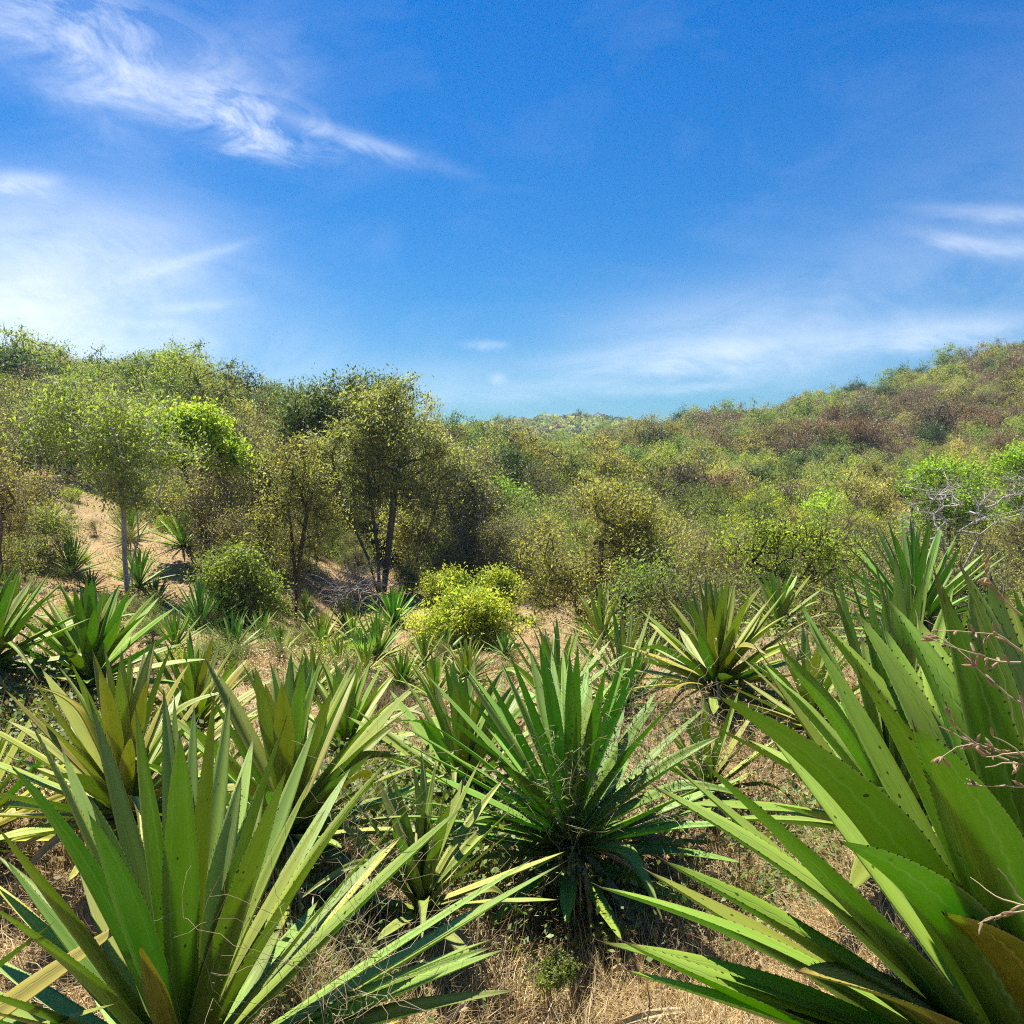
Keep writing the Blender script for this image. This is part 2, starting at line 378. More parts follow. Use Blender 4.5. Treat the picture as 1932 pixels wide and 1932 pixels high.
# ------------------------------------------------------------------ agave tables: read off the photograph, they also anchor the ground
NEAR = [
    # px, py of leaf meeting point, y, L, n, width, lod, lean, label, tint, dry
    (795, 1690, 4.3, .66, 24, .062, 'hi', (.05, .05), 'small thin agave growing in the gap in front of the large central agave', (1, 1, 1), 4),
    (545, 1545, 4.6, .86, 40, .098, 'hi', (0, .1), 'dense upright agave behind the right half of the lower left agave', (1.05, 1.05, 1), 5),
    (235, 1510, 4.9, .86, 40, .090, 'hi', (-.03, .1), 'yellow green agave behind the left half of the lower left agave', (1.12, 1.05, 1), 6),
    (870, 1470, 6.3, .85, 34, .088, 'hi', (0, .15), 'agave half hidden behind the left side of the central agave', (.9, 1, .9), 3),
    (650, 1400, 7.2, .72, 32, .080, 'hi', (.1, .1), 'agave between the dense upright one and the central one, tips pointing right', (1, 1.05, .9), 3),
    (365, 1370, 8.2, .85, 34, .080, 'hi', (.12, .1), 'pale agave whose arching leaves fan to the right behind the left row', (1.1, 1.1, 1), 3),
    (170, 1270, 7.6, .82, 38, .100, 'hi', (.02, .12), 'broad green agave in the left row, second from the left edge', (.85, 1, .75), 4),
    (-25, 1240, 7.2, .80, 36, .098, 'hi', (.05, .1), 'green agave cut off by the left edge of the picture, half way down', (.9, 1, .8), 5),
    (1352, 1275, 7.7, .86, 44, .098, 'hi', (0, .12), 'symmetrical agave with broad bright leaves standing right of centre', (1.08, 1.05, .95), 7),
    (1180, 1310, 8.7, .85, 30, .070, 'hi', (-.05, .15), 'pale narrow leaved agave behind the central one, left of the symmetrical one', (1, 1.05, 1.2), 5),
    (1050, 1330, 8.0, .80, 26, .070, 'hi', (-.05, .15), 'narrow leaved agave peeping up behind the central agave', (.9, 1.02, 1), 3),
    (1468, 1170, 10.5, .62, 30, .064, 'hi', (0, .1), 'small agave behind and right of the symmetrical agave', (.9, 1.05, .9), 4),
    (1730, 1170, 7.0, .80, 42, .062, 'hi', (0, .08), 'tall dark narrow leaved agave standing out against the bushes at right', (.62, .9, .72), 6),
    (1335, 1480, 6.0, .62, 24, .062, 'hi', (-.1, -.05), 'scruffy agave tangled in dry creepers between the central one and the right corner', (1.05, 1, .9), 12),
    (1530, 1350, 6.6, .70, 26, .066, 'hi', (.1, 0), 'sprawling agave with low pale leaves in front of the tall dark one', (1.1, 1.05, 1), 8),
    (1960, 1290, 6.2, .72, 28, .070, 'hi', (0, .05), 'agave cut off by the right edge of the picture above the broad leaved one', (.9, 1, .9), 6),
    (-60, 1570, 5.2, .75, 26, .07, 'hi', (.2, .05), 'yellowing agave reaching in from the left edge beside the left row', (1.35, 1.15, .8), 3),
]
MID = [
    (530, 1235, 17, .40, 18, 'small agave in the dry scrub below the slender tree', (.9, 1.05, .8)),
    (440, 1240, 16.5, .50, 24, 'dark agave below the rounded shrub, above the left row', (.6, .9, .7)),
    (330, 1225, 16, .45, 22, 'agave on bare soil below the pale trunks', (.8, 1, .8)),
    (690, 1262, 16.5, .38, 18, 'small agave on the near edge of the bare path', (1.1, 1.1, .8)),
    (800, 1240, 17.5, .40, 20, 'small agave on the right side of the bare path', (.9, 1, .8)),
    (820, 1300, 13.5, .42, 26, 'agave at the lower end of the path beside the central agave', (1, 1.1, .8)),
    (590, 1300, 13, .45, 26, 'agave in brown grass behind the dense upright agave', (.95, 1.05, .8)),
    (200, 1180, 17, .50, 22, 'agave half hidden behind the left row', (.7, 1, .8)),
    (420, 1150, 21, .40, 20, 'small agave left of the rounded shrub', (.9, 1, .9)),
    (170, 1110, 21.5, .45, 22, 'agave low on the slope left of the pale trunks', (.8, 1, .9)),
    (500, 1120, 25, .40, 18, 'small agave behind the slender tree', (1.1, 1.1, .9)),
    (135, 1062, 25, .95, 34, 'dark spreading agave on the left slope, left of the pale trunks', (.6, .9, .9)),
    (262, 1075, 24, .88, 34, 'bushy green agave right behind the pale trunks', (.7, 1, .7)),
    (245, 1018, 29, .95, 26, 'agave uphill of the pale trunks, half hidden by the leaning trunk', (1, 1.05, 1)),
    (345, 1008, 28, .92, 34, 'bright fanned agave right of the pale trunks', (.95, 1.15, .6)),
    (378, 1185, 19.5, .70, 32, 'dark starry agave under the yellow flecked shrub', (.55, .85, .8)),
    (294, 1135, 22, .42, 24, 'little dark agave at the foot of the pale trunks', (.6, .85, .7)),
    (55, 888, 37, 1.05, 32, 'dark agave high on the left slope at the left edge', (.5, .8, .8)),
    (128, 890, 37, 1.05, 32, 'dark agave high on the left slope under the spreading grey tree', (.55, .85, .85)),
    (95, 1000, 30, .75, 18, 'pale dry agave on the open brown patch of the left slope', (1.5, 1.2, 1)),
    (492, 1202, 19, .42, 16, 'small sparse agave on a short stem left of the slender tree', (.9, 1, .9)),
    (556, 1045, 28, .6, 18, 'small pale agave behind the slender tree trunk', (1.2, 1.2, 1)),
    (575, 1130, 26, .38, 16, 'tiny agave just right of the slender tree trunk, upper of two', (1.2, 1.1, 1)),
    (578, 1165, 25, .3, 14, 'tiny dark agave right at the foot of the slender tree', (.7, .8, .7)),
    (652, 1163, 24, .60, 24, 'pale starry agave in front of the grey brushwood', (1.2, 1.12, .9)),
    (608, 1218, 20, .58, 36, 'fan shaped agave on the bare slope, left of the palm seedlings', (1.1, 1.1, .8)),
    (742, 1158, 25, .66, 42, 'dense rounded agave at the foot of the big tree', (.8, 1.15, .5)),
    (712, 1222, 20, .66, 42, 'large dense agave beside the palm seedlings', (.85, 1.05, .7)),
    (665, 1198, 22, .5, 20, 'agave behind the palm seedlings', (1.1, 1.15, .9)),
    (758, 1292, 15.5, .42, 34, 'fresh green agave by the end of the bare path', (.95, 1.05, .7)),
    (640, 1262, 17, .42, 18, 'sparse agave on the near side of the bright shrub', (1.1, 1.1, .9)),
    (880, 1262, 15.5, .45, 32, 'pale green agave below the yellow green bushes', (1.05, 1.1, .9)),
    (952, 1218, 20, .36, 18, 'small agave at the right foot of the yellow green bushes', (.7, .95, .8)),
    (842, 1200, 20.5, .36, 18, 'small dark agave at the left foot of the yellow green bushes', (.6, .8, .6)),
    (880, 1115, 26, .62, 26, 'dark agave rising between the two yellow green bushes', (.55, .85, .6)),
    (462, 1085, 27, .55, 20, 'agave under the thin trees in the middle of the left slope', (1, 1.05, .9)),
    (800, 1095, 33, .55, 22, 'agave behind the big tree trunks', (.7, .9, .8)),
    (1135, 1190, 13, .52, 20, 'pale narrow agave at the lower edge of the round grey bush', (1.1, 1.1, 1.2)),
    (30, 1160, 11.5, .5, 22, 'small agave among scrub at the left edge above the left row', (.9, 1, .8)),
]
# ------------------------------------------------------------------ terrain: height from anchors (pixel column, pixel row of the bare ground, metres away)
ANCH = [
    (0, 2800, 2.4), (966, 2700, 2.4), (1932, 2500, 2.4), (-300, 2700, 2.4), (2300, 2400, 2.4),
    (100, 1990, 3.9), (966, 1925, 3.95), (1500, 1900, 3.9), (1932, 1850, 3.6), (2400, 1800, 3.6), (-400, 1950, 4),
    (1075, 1655, 5.4), (1300, 1640, 5.0), (1500, 1560, 5.6), (1900, 1560, 5.0), (2300, 1300, 8), (1620, 1400, 7),
    (100, 1230, 14), (760, 1345, 14), (960, 1340, 15), (1300, 1330, 14), (1600, 1330, 13), (1932, 1330, 14),
    (700, 1255, 20), (850, 1270, 20), (560, 1172, 26), (650, 1160, 27), (720, 1115, 31), (870, 1200, 24), (1130, 1210, 24), (980, 1085, 38),
    (240, 1110, 24), (370, 1190, 20), (130, 1075, 26), (60, 905, 38), (130, 960, 33), (300, 1010, 34), (450, 1060, 33), (1400, 1260, 24), (1700, 1270, 26), (1932, 1260, 28),
    (0, 845, 60), (250, 850, 60), (500, 900, 60), (700, 950, 60), (960, 985, 60), (1200, 1010, 60), (1500, 1050, 60), (1750, 1040, 60), (1932, 1000, 60),
    (0, 792, 95), (250, 790, 95), (400, 812, 100), (550, 845, 105), (750, 872, 110), (960, 905, 110), (1200, 930, 110), (1500, 940, 105), (1750, 925, 100), (1932, 880, 95),
    (-300, 760, 95), (2300, 820, 95), (-300, 850, 60), (2300, 980, 60),
    (0, 850, 200), (500, 850, 210), (960, 885, 210), (1180, 890, 170), (1350, 885, 150), (1600, 872, 145), (1800, 838, 140), (1932, 808, 135), (2300, 700, 140),
    (1200, 850, 230), (1350, 838, 215), (1500, 812, 205), (1650, 776, 200), (1800, 740, 195), (1932, 708, 190), (2300, 640, 200),
    (1500, 860, 330), (1932, 820, 330), (2300, 800, 350),
    (700, 862, 340), (960, 872, 360), (1200, 868, 360), (0, 870, 380),
    (930, 812, 520), (1000, 812, 520), (1050, 800, 520), (1110, 798, 520), (1180, 812, 520), (1280, 822, 520), (700, 835, 520), (1500, 850, 560), (300, 850, 520),
    (0, 875, 900), (966, 862, 900), (1932, 875, 900), (0, 878, 2800), (966, 878, 2800), (1932, 878, 2800), (-400, 875, 900), (2400, 875, 900),
]
for px_, py_, y_, L_ in [t_[:4] for t_ in NEAR]+[t_[:4] for t_ in MID]:
    ANCH.append((px_, None, y_, P(px_, py_, y_).z-(.16 if y_ < 9 else .05)))
ANCH.append((345, None, 2.85, P(345, 2015, 2.85).z-.30)); ANCH.append((1985, None, 2.05, P(1985, 2035, 2.05).z-.35)); ANCH.append((1690, None, 3.9, P(1690, 1520, 3.9).z-.30))
A = np.array([(math.atan((a_[0]-W0/2)/F), math.log(a_[2]), tan_of(a_[1]) if len(a_) == 3 else (a_[3]-ZC)/a_[2]) for a_ in ANCH])
def tps(r2): return 0.5*r2*np.log(r2+1e-9)
SCL = np.array([3.0, 1.0])
XA = A[:, :2]*SCL
def r2m(a, b): return ((a[:, None, :]-b[None, :, :])**2).sum(-1)
nA = len(A); K = tps(r2m(XA, XA))+np.eye(nA)*1.2e-2
Pm = np.concatenate([np.ones((nA, 1)), XA], 1)
Mx = np.zeros((nA+3, nA+3)); Mx[:nA, :nA] = K; Mx[:nA, nA:] = Pm; Mx[nA:, :nA] = Pm.T
sol = np.linalg.solve(Mx, np.concatenate([A[:, 2], np.zeros(3)]))
def tfield(a, lr):
    a = np.clip(a, -.62, .62); X_ = np.stack([a, lr], -1)*SCL
    out_ = np.empty(len(X_))
    for i in range(0, len(X_), 20000):
        q = X_[i:i+20000]
        out_[i:i+20000] = tps(r2m(q, XA))@sol[:nA]+np.concatenate([np.ones((len(q), 1)), q], 1)@sol[nA:]
    return out_
def hsh(ix, iy): 
    v = np.sin(ix*127.1+iy*311.7)*43758.5453; return v-np.floor(v)
def vnoise(x, y):
    ix, iy = np.floor(x), np.floor(y); fx, fy = x-ix, y-iy; fx = fx*fx*(3-2*fx); fy = fy*fy*(3-2*fy)
    return (hsh(ix, iy)*(1-fx)+hsh(ix+1, iy)*fx)*(1-fy)+(hsh(ix, iy+1)*(1-fx)+hsh(ix+1, iy+1)*fx)*fy
def height(x, y):
    x = np.atleast_1d(np.asarray(x, float)); y = np.atleast_1d(np.asarray(y, float))
    a = np.arctan2(x, y); r = np.hypot(x, y); rc = np.clip(r, 2.4, 3000)
    # the slope is measured along the forward axis for points in view
    ca = np.maximum(np.cos(np.clip(a, -.62, .62)), .3)
    yy = np.clip(rc*ca, 2.2, 3000)
    t1 = tfield(a, np.log(yy)); t0 = tfield(np.zeros_like(a), np.log(yy))
    bl = np.clip((np.abs(a)-1.0)/(PI-1.0), 0, 1); bl = bl*bl*(3-2*bl)
    z = ZC+(t1*(1-bl)+t0*bl)*yy
    amp = np.clip(rc*.012, .03, .5)
    z = z+(vnoise(x*1.1+5, y*1.1)-.5)*.10+(vnoise(x*.12, y*.12+9)-.5)*amp*2+(vnoise(x*4, y*4)-.5)*.035*(r < 40)
    return z
def hz(x, y): return float(height(x, y)[0])

# polar ground sheet, dense inside the view, with a rim out to the horizon
angs = np.concatenate([np.linspace(-PI, -.62, 60)[:-1], np.linspace(-.62, .62, 380), np.linspace(.62, PI, 60)[1:]])
rad = np.concatenate([[0.05, .6, 1.3], np.exp(np.linspace(math.log(2.0), math.log(700), 400)), [900, 1300, 2000, 3000]])
AA, RR = np.meshgrid(angs, rad); gx, gy = np.sin(AA)*RR, np.cos(AA)*RR
gz = height(gx.ravel(), gy.ravel())
nr, na = AA.shape
idx = np.arange(nr*na).reshape(nr, na)
Q = np.stack([idx[:-1, :-1], idx[1:, :-1], idx[1:, 1:], idx[:-1, 1:]], -1).reshape(-1, 4)
Q = Q[:, ::-1]
me = mesh_np('ground', np.stack([gx.ravel(), gy.ravel(), gz], -1), Q, mats=[M['ground']], smooth=True)
link('ground', me, kind='structure')

# ------------------------------------------------------------------ agave leaves
def agave_leaf_mesh(name, seed, bow=.06, wmax=.5, rings=22, teeth=46, dry=False, fold=.22, twist=0.0, curl=0.0, pinch=.80):
    """unit length along +Z, half width about wmax/2 in X (object scale sets real size), inner face towards +Y"""
    rng = random.Random(seed)
    na_ = 5                                # points across each face
    V = []; UV = []; Fc = []; mi = []
    def wid(s):
        g = pinch+(1-pinch)*math.sin(min(1, s/.5)*PI/2)**1.4
        if s > .50: g *= max(0.0, 1-((s-.50)/.50)**1.9)**.88
        if s < .05: g *= 1.12
        return wmax*.5*max(g, .012)
    ph = rng.uniform(0, 6)
    for i in range(rings+1):
        s = i/rings; s = s**.93
        W_ = wid(s)*(1+.03*math.sin(s*19+ph)); thick = (.30*(1-s)**1.6+.055)*wmax*.5
        if s > .98: thick *= .5
        yc = bow*4*s*(1-s)+curl*max(0, s-.6)**2*4
        xc = .03*math.sin(s*3+ph)*s*(1-s)
        tw = twist*s
        up_, un_ = [], []
        fo = fold*(1-.35*s)
        for k in range(na_):
            q = -1+2*k/(na_-1)
            yv = fo*W_*abs(q)**1.5*1.6; ed = 1-q*q
            x = q*W_
            for lst, yy in ((up_, yv), (un_, yv-thick*(.12+.88*ed**.7))):
                X_ = x*math.cos(tw)-yy*math.sin(tw); Y_ = x*math.sin(tw)+yy*math.cos(tw)
                lst.append((xc+X_, yc+Y_, s))
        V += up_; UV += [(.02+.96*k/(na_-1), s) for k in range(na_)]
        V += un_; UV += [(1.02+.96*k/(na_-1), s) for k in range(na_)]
    n2 = 2*na_
    for i in range(rings):
        a, b_ = i*n2, (i+1)*n2
        for k in range(na_-1):
            Fc.append((a+k, a+k+1, b_+k+1, b_+k)); mi.append(0)
            Fc.append((a+na_+k+1, a+na_+k, b_+na_+k, b_+na_+k+1)); mi.append(0)
        Fc.append((a, b_, b_+na_, a+na_)); mi.append(0)
        Fc.append((a+na_-1, a+n2-1, b_+n2-1, b_+na_-1)); mi.append(0)
    nV = len(V); T = []; TM = []
    for side in (0, 1):
        k = 0 if side == 0 else na_-1; sg = -1 if side == 0 else 1
        for j in range(teeth):
            s = (j+.5+rng.uniform(-.25, .25))/teeth*.93+.03
            f = s**(1/.93)*rings; i = min(int(f), rings-1); fr = f-i
            a = np.array(V[i*n2+k]); b_ = np.array(V[(i+1)*n2+k]); c_ = a*(1-fr)+b_*fr
            h = .0075*rng.uniform(.7, 1.3)
            hw = wmax*.5*.055*rng.uniform(.7, 1.2)
            o0 = len(V)
            V += [tuple(c_+[-sg*.004, 0, -h*.5]), tuple(c_+[-sg*.004, 0, h*.5]), tuple(c_+[sg*hw*1.15, hw*.3, h*.3]), tuple(c_+[0, -hw*.5, 0])]
            UV += [(.5, .3)]*4
            T += [(o0, o0+1, o0+2), (o0, o0+2, o0+3), (o0+1, o0+3, o0+2)]
    # terminal spine
    top = np.array(V[rings*n2+2]); o0 = len(V)
    r_ = wmax*.5*.03
    V += [tuple(top+[r_, 0, -.012]), tuple(top+[-r_, r_, -.012]), tuple(top+[-r_*.3, -r_, -.012]), tuple(top+[0, 0, .022])]
    UV += [(.5, .3)]*4
    T += [(o0, o0+1, o0+3), (o0+1, o0+2, o0+3), (o0+2, o0, o0+3)]
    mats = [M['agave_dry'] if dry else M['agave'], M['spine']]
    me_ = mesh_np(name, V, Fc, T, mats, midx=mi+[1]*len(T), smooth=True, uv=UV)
    return me_
# width 1 unit = leaf width in metres when scaled in x, y
HI = [agave_leaf_mesh('agave_leaf', s, bow=b, wmax=1.0, rings=22, teeth=44, fold=f, twist=tw, curl=cu) for s, b, f, tw, cu in
      ((1, .05, .22, .1, 0), (2, .15, .3, -.15, 0), (3, .25, .26, .2, -.2), (4, -.15, .36, .0, 0), (5, .32, .2, -.1, 0), (6, .1, .42, .25, 0), (7, .2, .55, .4, -.4))]
BENT = [agave_leaf_mesh('agave_bent_leaf', s, bow=b, wmax=1.0, rings=22, teeth=40, fold=f, twist=tw, curl=cu) for s, b, f, tw, cu in ((8, .5, .4, .6, -4.0), (9, .9, .5, -.7, -6.0))]
LO = [agave_leaf_mesh('agave_leaf_small', s, bow=b, wmax=1.0, rings=8, teeth=0, fold=f, twist=tw) for s, b, f, tw in
      ((11, .1, .3, .1), (12, .4, .35, -.15), (13, .8, .26, .2), (14, -.3, .4, .0))]
DRY = [agave_leaf_mesh('agave_dry_leaf', s, bow=b, wmax=1.0, rings=10, teeth=0, dry=True, fold=f, twist=tw, curl=cu) for s, b, f, tw, cu in
       ((21, 1.5, .6, 1.4, -3), (22, 2.6, .8, -1.6, -2), (23, .9, .7, 2.4, 3))]
# bow, fold etc. are in units of x/y scale, so bow is rescaled by length/width in the mesh: keep it small
STEM_CACHE = {}
def stem_mesh(r, h):
    key = (round(r, 2), round(h, 2))
    if key not in STEM_CACHE:
        rr = random.Random(5); pts = []; ra = []
        for i in range(9):
            s = i/8; pts.append((.02*math.sin(s*5)*h, .02*math.cos(s*4)*h, -.08+(h+.16)*s)); ra.append(r*(1.15-.35*s)*(1+.12*(i % 2)))
        V_, Q_ = tube_path(pts, ra, 9)
        STEM_CACHE[key] = mesh_np('stem', V_, Q_, mats=[M['bark']], smooth=True)
    return STEM_CACHE[key]
def place_leaf(parent, me_, base, tip, width, rng, upv, name='leaf', color=None, roll=0.0):
    d = tip-base; L = d.length; zc = d/L
    n_ = upv-upv.dot(zc)*zc
    if n_.length < 1e-3: n_ = Vector((0, -1, .1))
    n_.normalize()
    if roll: n_ = Quaternion(zc, roll)@n_
    xc = n_.cross(zc)
    o_ = link(name, me_, parent)
    R_ = Matrix((xc, n_, zc)).transposed().to_4x4()
    o_.matrix_local = Matrix.Translation(base)@R_@Matrix.Diagonal((width, width, L, 1))
    if color: o_.color = (*color, 1)
    return o_
GREEN_TINT = (1, 1, 1)
def rosette(center, L, n, width, label, seed, lod='hi', lean=(0, 0), spread=1.0, group='agaves growing over the slope', tips=None, dry=4, tint=(1, 1, 1), stem=None, min_inc=3, max_inc=98, cat_='agave'):
    """center: where the leaves meet; tips: list of (px,py,side,width factor) for leaves read off the photograph"""
    rng = random.Random(seed)
    gz_ = hz(center.x, center.y)
    h = max(center.z-gz_, .05) if stem is None else stem
    T_ = thing('agave', (center.x, center.y, center.z-h), label, cat_, group)
    sm = stem_mesh(max(.035, width*.55), h)
    link('stem', sm, T_)
    meshes = HI if lod == 'hi' else LO
    top = Vector((0, 0, h))
    core = width*.55
    axis = Vector((lean[0], lean[1], 1)).normalized()
    q = Vector((0, 0, 1)).rotation_difference(axis)
    used_dirs = []
    if tips:
        for tp in tips:
            tx, ty, side = tp[:3]; wf = tp[3] if len(tp) > 3 else 1; Lf = tp[4] if len(tp) > 4 else 1
            best = None
            for k in range(241):
                yy = center.y+(-1.25+2.5*k/240)*L
                if (side > 0 and yy < center.y) or (side < 0 and yy > center.y) or yy < .5: continue
                p = P(tx, ty, yy); e = abs((p-center).length-L*Lf)
                if best is None or e < best[0]: best = (e, p)
            tip = best[1]-center+top
            dv = (tip-top).normalized(); rad_ = Vector((dv.x, dv.y, 0))
            rl = rad_.length
            b0 = top+Vector((dv.x, dv.y, 0))*core*.9+Vector((0, 0, -.05*L*rl+.03*L*(1-rl)))
            up_ = Vector((0, 0, 1))*(.25+.9*rl)-(rad_.normalized() if rl > .02 else Vector((0, 1, 0)))*(.9-.5*rl)
            place_leaf(T_, rng.choice(meshes), b0, tip, width*wf*rng.uniform(.92, 1.06), rng, up_, color=tp[5] if len(tp) > 5 else tuple(c_*rng.uniform(.9, 1.1) for c_ in tint))
            used_dirs.append(dv)
    for i in range(n):
        f = (i+.5)/n
        inc = math.radians(min_inc+(max_inc-min_inc)*f**1.1*spread+rng.uniform(-5, 5))
        az_ = i*2.39996+rng.uniform(-.2, .2)
        dv = q@Vector((math.sin(inc)*math.cos(az_), math.sin(inc)*math.sin(az_), math.cos(inc)))
        if tips and any(dv.angle(d_) < .11 for d_ in used_dirs): continue
        if tips:                              # keep random leaves out of the hero silhouette: only low / hidden ones
            if inc < math.radians(14) or (inc < math.radians(48) and dv.y < .05): continue
        LL = L*(rng.uniform(.86, 1.05) if not tips else rng.uniform(.72, .9))*(.80+.2*math.sin(min(1, f*1.6)*PI/2) if f < .6 else 1)*(1 if f < .85 else .86)
        rad_ = Vector((dv.x, dv.y, 0)); rl = rad_.length
        b0 = top+rad_*core*.9+Vector((0, 0, -.14*L*f+.05*L*(1-f)))
        up_ = Vector((0, 0, 1))*(.25+.9*rl)-(rad_.normalized() if rl > .02 else Vector((0, 1, 0)))*(.9-.5*rl)
        tn = tuple(c_*rng.uniform(.88, 1.12) for c_ in tint)
        if f > .86 and rng.random() < .35: tn = (tn[0]*1.25, tn[1]*1.02, tn[2]*.7)
        place_leaf(T_, rng.choice(BENT) if lod == 'hi' and f > .3 and rng.random() < .09 else rng.choice(meshes), b0, b0+dv*LL, width*rng.uniform(.85, 1.1)*(1 if f > .15 else .8), rng, up_, color=tn, roll=rng.gauss(0, .15))
        used_dirs.append(dv) if tips else None
    for i in range(dry):
        az_ = rng.uniform(0, 2*PI); inc = math.radians(rng.uniform(98, 150))
        dv = Vector((math.sin(inc)*math.cos(az_), math.sin(inc)*math.sin(az_), math.cos(inc)))
        b0 = top+Vector((dv.x, dv.y, 0)).normalized()*core+Vector((0, 0, -.2*h-.02))
        LL = L*rng.uniform(.4, .75)
        tz = (b0+dv*LL).z
        if tz < -.02: dv.z = max(dv.z, (-.02-b0.z)/LL); dv.normalize()
        place_leaf(T_, rng.choice(DRY), b0, b0+dv*LL, min(width, .09)*rng.uniform(.3, .6), rng, Vector((dv.x, dv.y, .8)), name='dead_leaf')
    return T_

Y2 = (1.9, 1.35, .6)     # strongly yellowed leaf
# --- A: large agave at the lower left edge of the view
tipsA = [(58, 1362, -1), (37, 1436, -1), (116, 1411, 1, .9), (167, 1316, 1), (172, 1530, -1, 1.1), (255, 1332, -1, .85), (309, 1298, 1, .85),
         (329, 1316, 1, .6), (339, 1385, -1, 1.1), (366, 1327, 1, .7), (404, 1313, -1, .9), (434, 1313, 1, .8), (478, 1393, 1, 1), (540, 1355, -1, .9),
         (540, 1453, -1, 1.15), (598, 1358, 1, .8), (661, 1450, 1, .9), (725, 1425, -1, .9), (755, 1576, 1, .8, .95, (1.35, 1.2, .7)), (809, 1483, -1, .55), (875, 1520, -1, 1.1),
         (1006, 1620, 1, .5), (1061, 1629, -1, .85, 1.15), (994, 1668, -1, .9), (931, 1771, -1, .85, .95), (955, 1790, -1, .85), (969, 1856, -1, .8), (264, 1784, -1, .8, .75, (1.2, .9, .8)),
         (-5, 1560, -1, .9), (-10, 1600, 1, .9), (-30, 1700, -1, .9), (-30, 1650, 1, .9, 1, (1.3, 1.15, .7)), (-60, 1780, 1, .9), (-90, 1850, -1, .8), (-60, 1900, -1, .8), (600, 1700, 1, .8)]
rosette(P(345, 2015, 2.85), 1.12, 40, .084, 'large light green agave filling the lower left corner, its upright toothed leaves fanned out', 1, tips=tipsA, tint=(.86, 1.0, .90))
# --- B: broad-leaved agave at the lower right edge
tipsB = [(1395, 1290, -1, 1.15), (1437, 1250, 1, .5), (1335, 1445, -1, 1.05), (1272, 1446, 1, .45), (1236, 1485, -1, 1.0), (1138, 1660, -1, .75), (1255, 1625, -1, .9), (1138, 1778, -1, .7),
         (1180, 1778, -1, .75), (1611, 1555, -1, 1.05, .8), (1745, 1344, -1, 1, .95), (1796, 1703, -1, 1.15, .6, Y2), (1505, 1832, -1, 1.1, .75, (1.15, .85, .8)),
         (1573, 1160, 1, 1.15), (1621, 1268, -1, .95), (1625, 1146, 1, 1.05), (1699, 1120, 1, 1.1), (1731, 1166, 1, 1.1), (1665, 1180, 1, 1), (1800, 1180, 1, 1.1), (1763, 1078, -1, .9), (1780, 1124, -1, 1), (1830, 1103, 1, .95), (1847, 1064, 1, 1.2),
         (1868, 1085, 1, 1.2), (1898, 1110, 1, 1.1), (1935, 1058, -1, .8), (1975, 1100, 1, .9), (2020, 1150, -1, .9), (1440, 1370, 1, .6), (1534, 1201, 1, .55), (1180, 1830, -1, .7), (2100, 1300, -1, .9), (1980, 1250, -1, 1, .9)]
rosette(P(1985, 2035, 2.05), 1.06, 14, .155, 'broad leaved deep green agave filling the lower right corner, near leaves dotted with black spots', 2, tips=tipsB, tint=(.92, 1.12, .66))
# --- C: agave directly behind it
tipsC = [(1511, 1138, 1, .8), (1534, 1201, -1, .8), (1559, 1078, -1, 1), (1576, 1072, 1, .9), (1601, 1078, -1, .9), (1625, 1064, 1, .8), (1650, 1055, -1, 1), (1670, 1090, 1, .8), (1692, 1048, -1, 1), (1715, 1070, 1, .8),
         (1741, 1092, -1, .9), (1756, 1047, 1, .8), (1800, 1100, 1, .9), (1840, 1130, -1, .9), (1490, 1250, -1, .8), (1437, 1247, 1, .7), (1870, 1190, 1, .8)]
rosette(P(1690, 1520, 3.9), .92, 46, .094, 'deep green upright agave just behind the broad leaved one at lower right', 3, tips=tipsC, tint=(.85, 1.02, .75))
# --- D: central agave leaning left
tipsD = [(738, 1355, -1, .75), (800, 1268, 1, .8), (760, 1400, -1, .7), (840, 1262, -1, .7), (822, 1330, -1, .7), (875, 1250, 1, .8), (915, 1268, -1, .8), (945, 1248, 1, .7), (962, 1235, -1, .75), (1000, 1225, 1, .8), (1020, 1215, -1, .8),
         (1040, 1228, 1, .8), (1062, 1222, 1, .7), (1075, 1235, -1, .8), (1090, 1215, -1, .8), (1110, 1240, 1, .7), (1143, 1258, -1, .8), (1178, 1236, -1, .7), (1212, 1225, -1, .8), (1270, 1320, -1, .75), (1330, 1335, 1, .7),
         (1310, 1420, -1, .7), (1250, 1450, 1, .7), (910, 1530, -1, .75, .8), (1170, 1560, -1, .7, .7), (980, 1475, 1, .7)]
rosette(P(1078, 1560, 5.2), 1.16, 80, .086, 'big dark green agave in the middle, its long leaves leaning left, wrapped in thin creepers', 4, tips=tipsD, dry=14, tint=(.62, .92, .62))
# --- others near
for k, (px, py, y, L, n, wd, lod, lean, lab, tint, dry) in enumerate(NEAR):
    rosette(P(px, py, y), L, int(n*1.45), wd*.9, lab, 40+k, lod=lod, lean=lean, tint=tint, dry=dry)
# the foreground agave standing just outside the left edge
tipsE = [(95, 1745, -1, .7), (215, 1889, -1, .6)]
rosette(P(-330, 2080, 2.5), .95, 14, .085, 'agave just outside the lower left corner with two narrow leaves reaching in', 90, tips=tipsE, tint=(1.1, 1, .9))
# --- mid slope
for k, (px, py, y, L, n, lab, tint) in enumerate(MID):
    c_ = P(px, py, y); g_ = hz(c_.x, c_.y); L *= 1.55 if px > 280 else 1.15
    c_.z = min(max(c_.z, g_+.08), g_+.16)
    rosette(c_, L, int(n*1.6), .040+.018*L, lab, 200+k, lod='lo', lean=(0, .05), tint=tint, dry=3, max_inc=92, group='agaves scattered over the far slope')

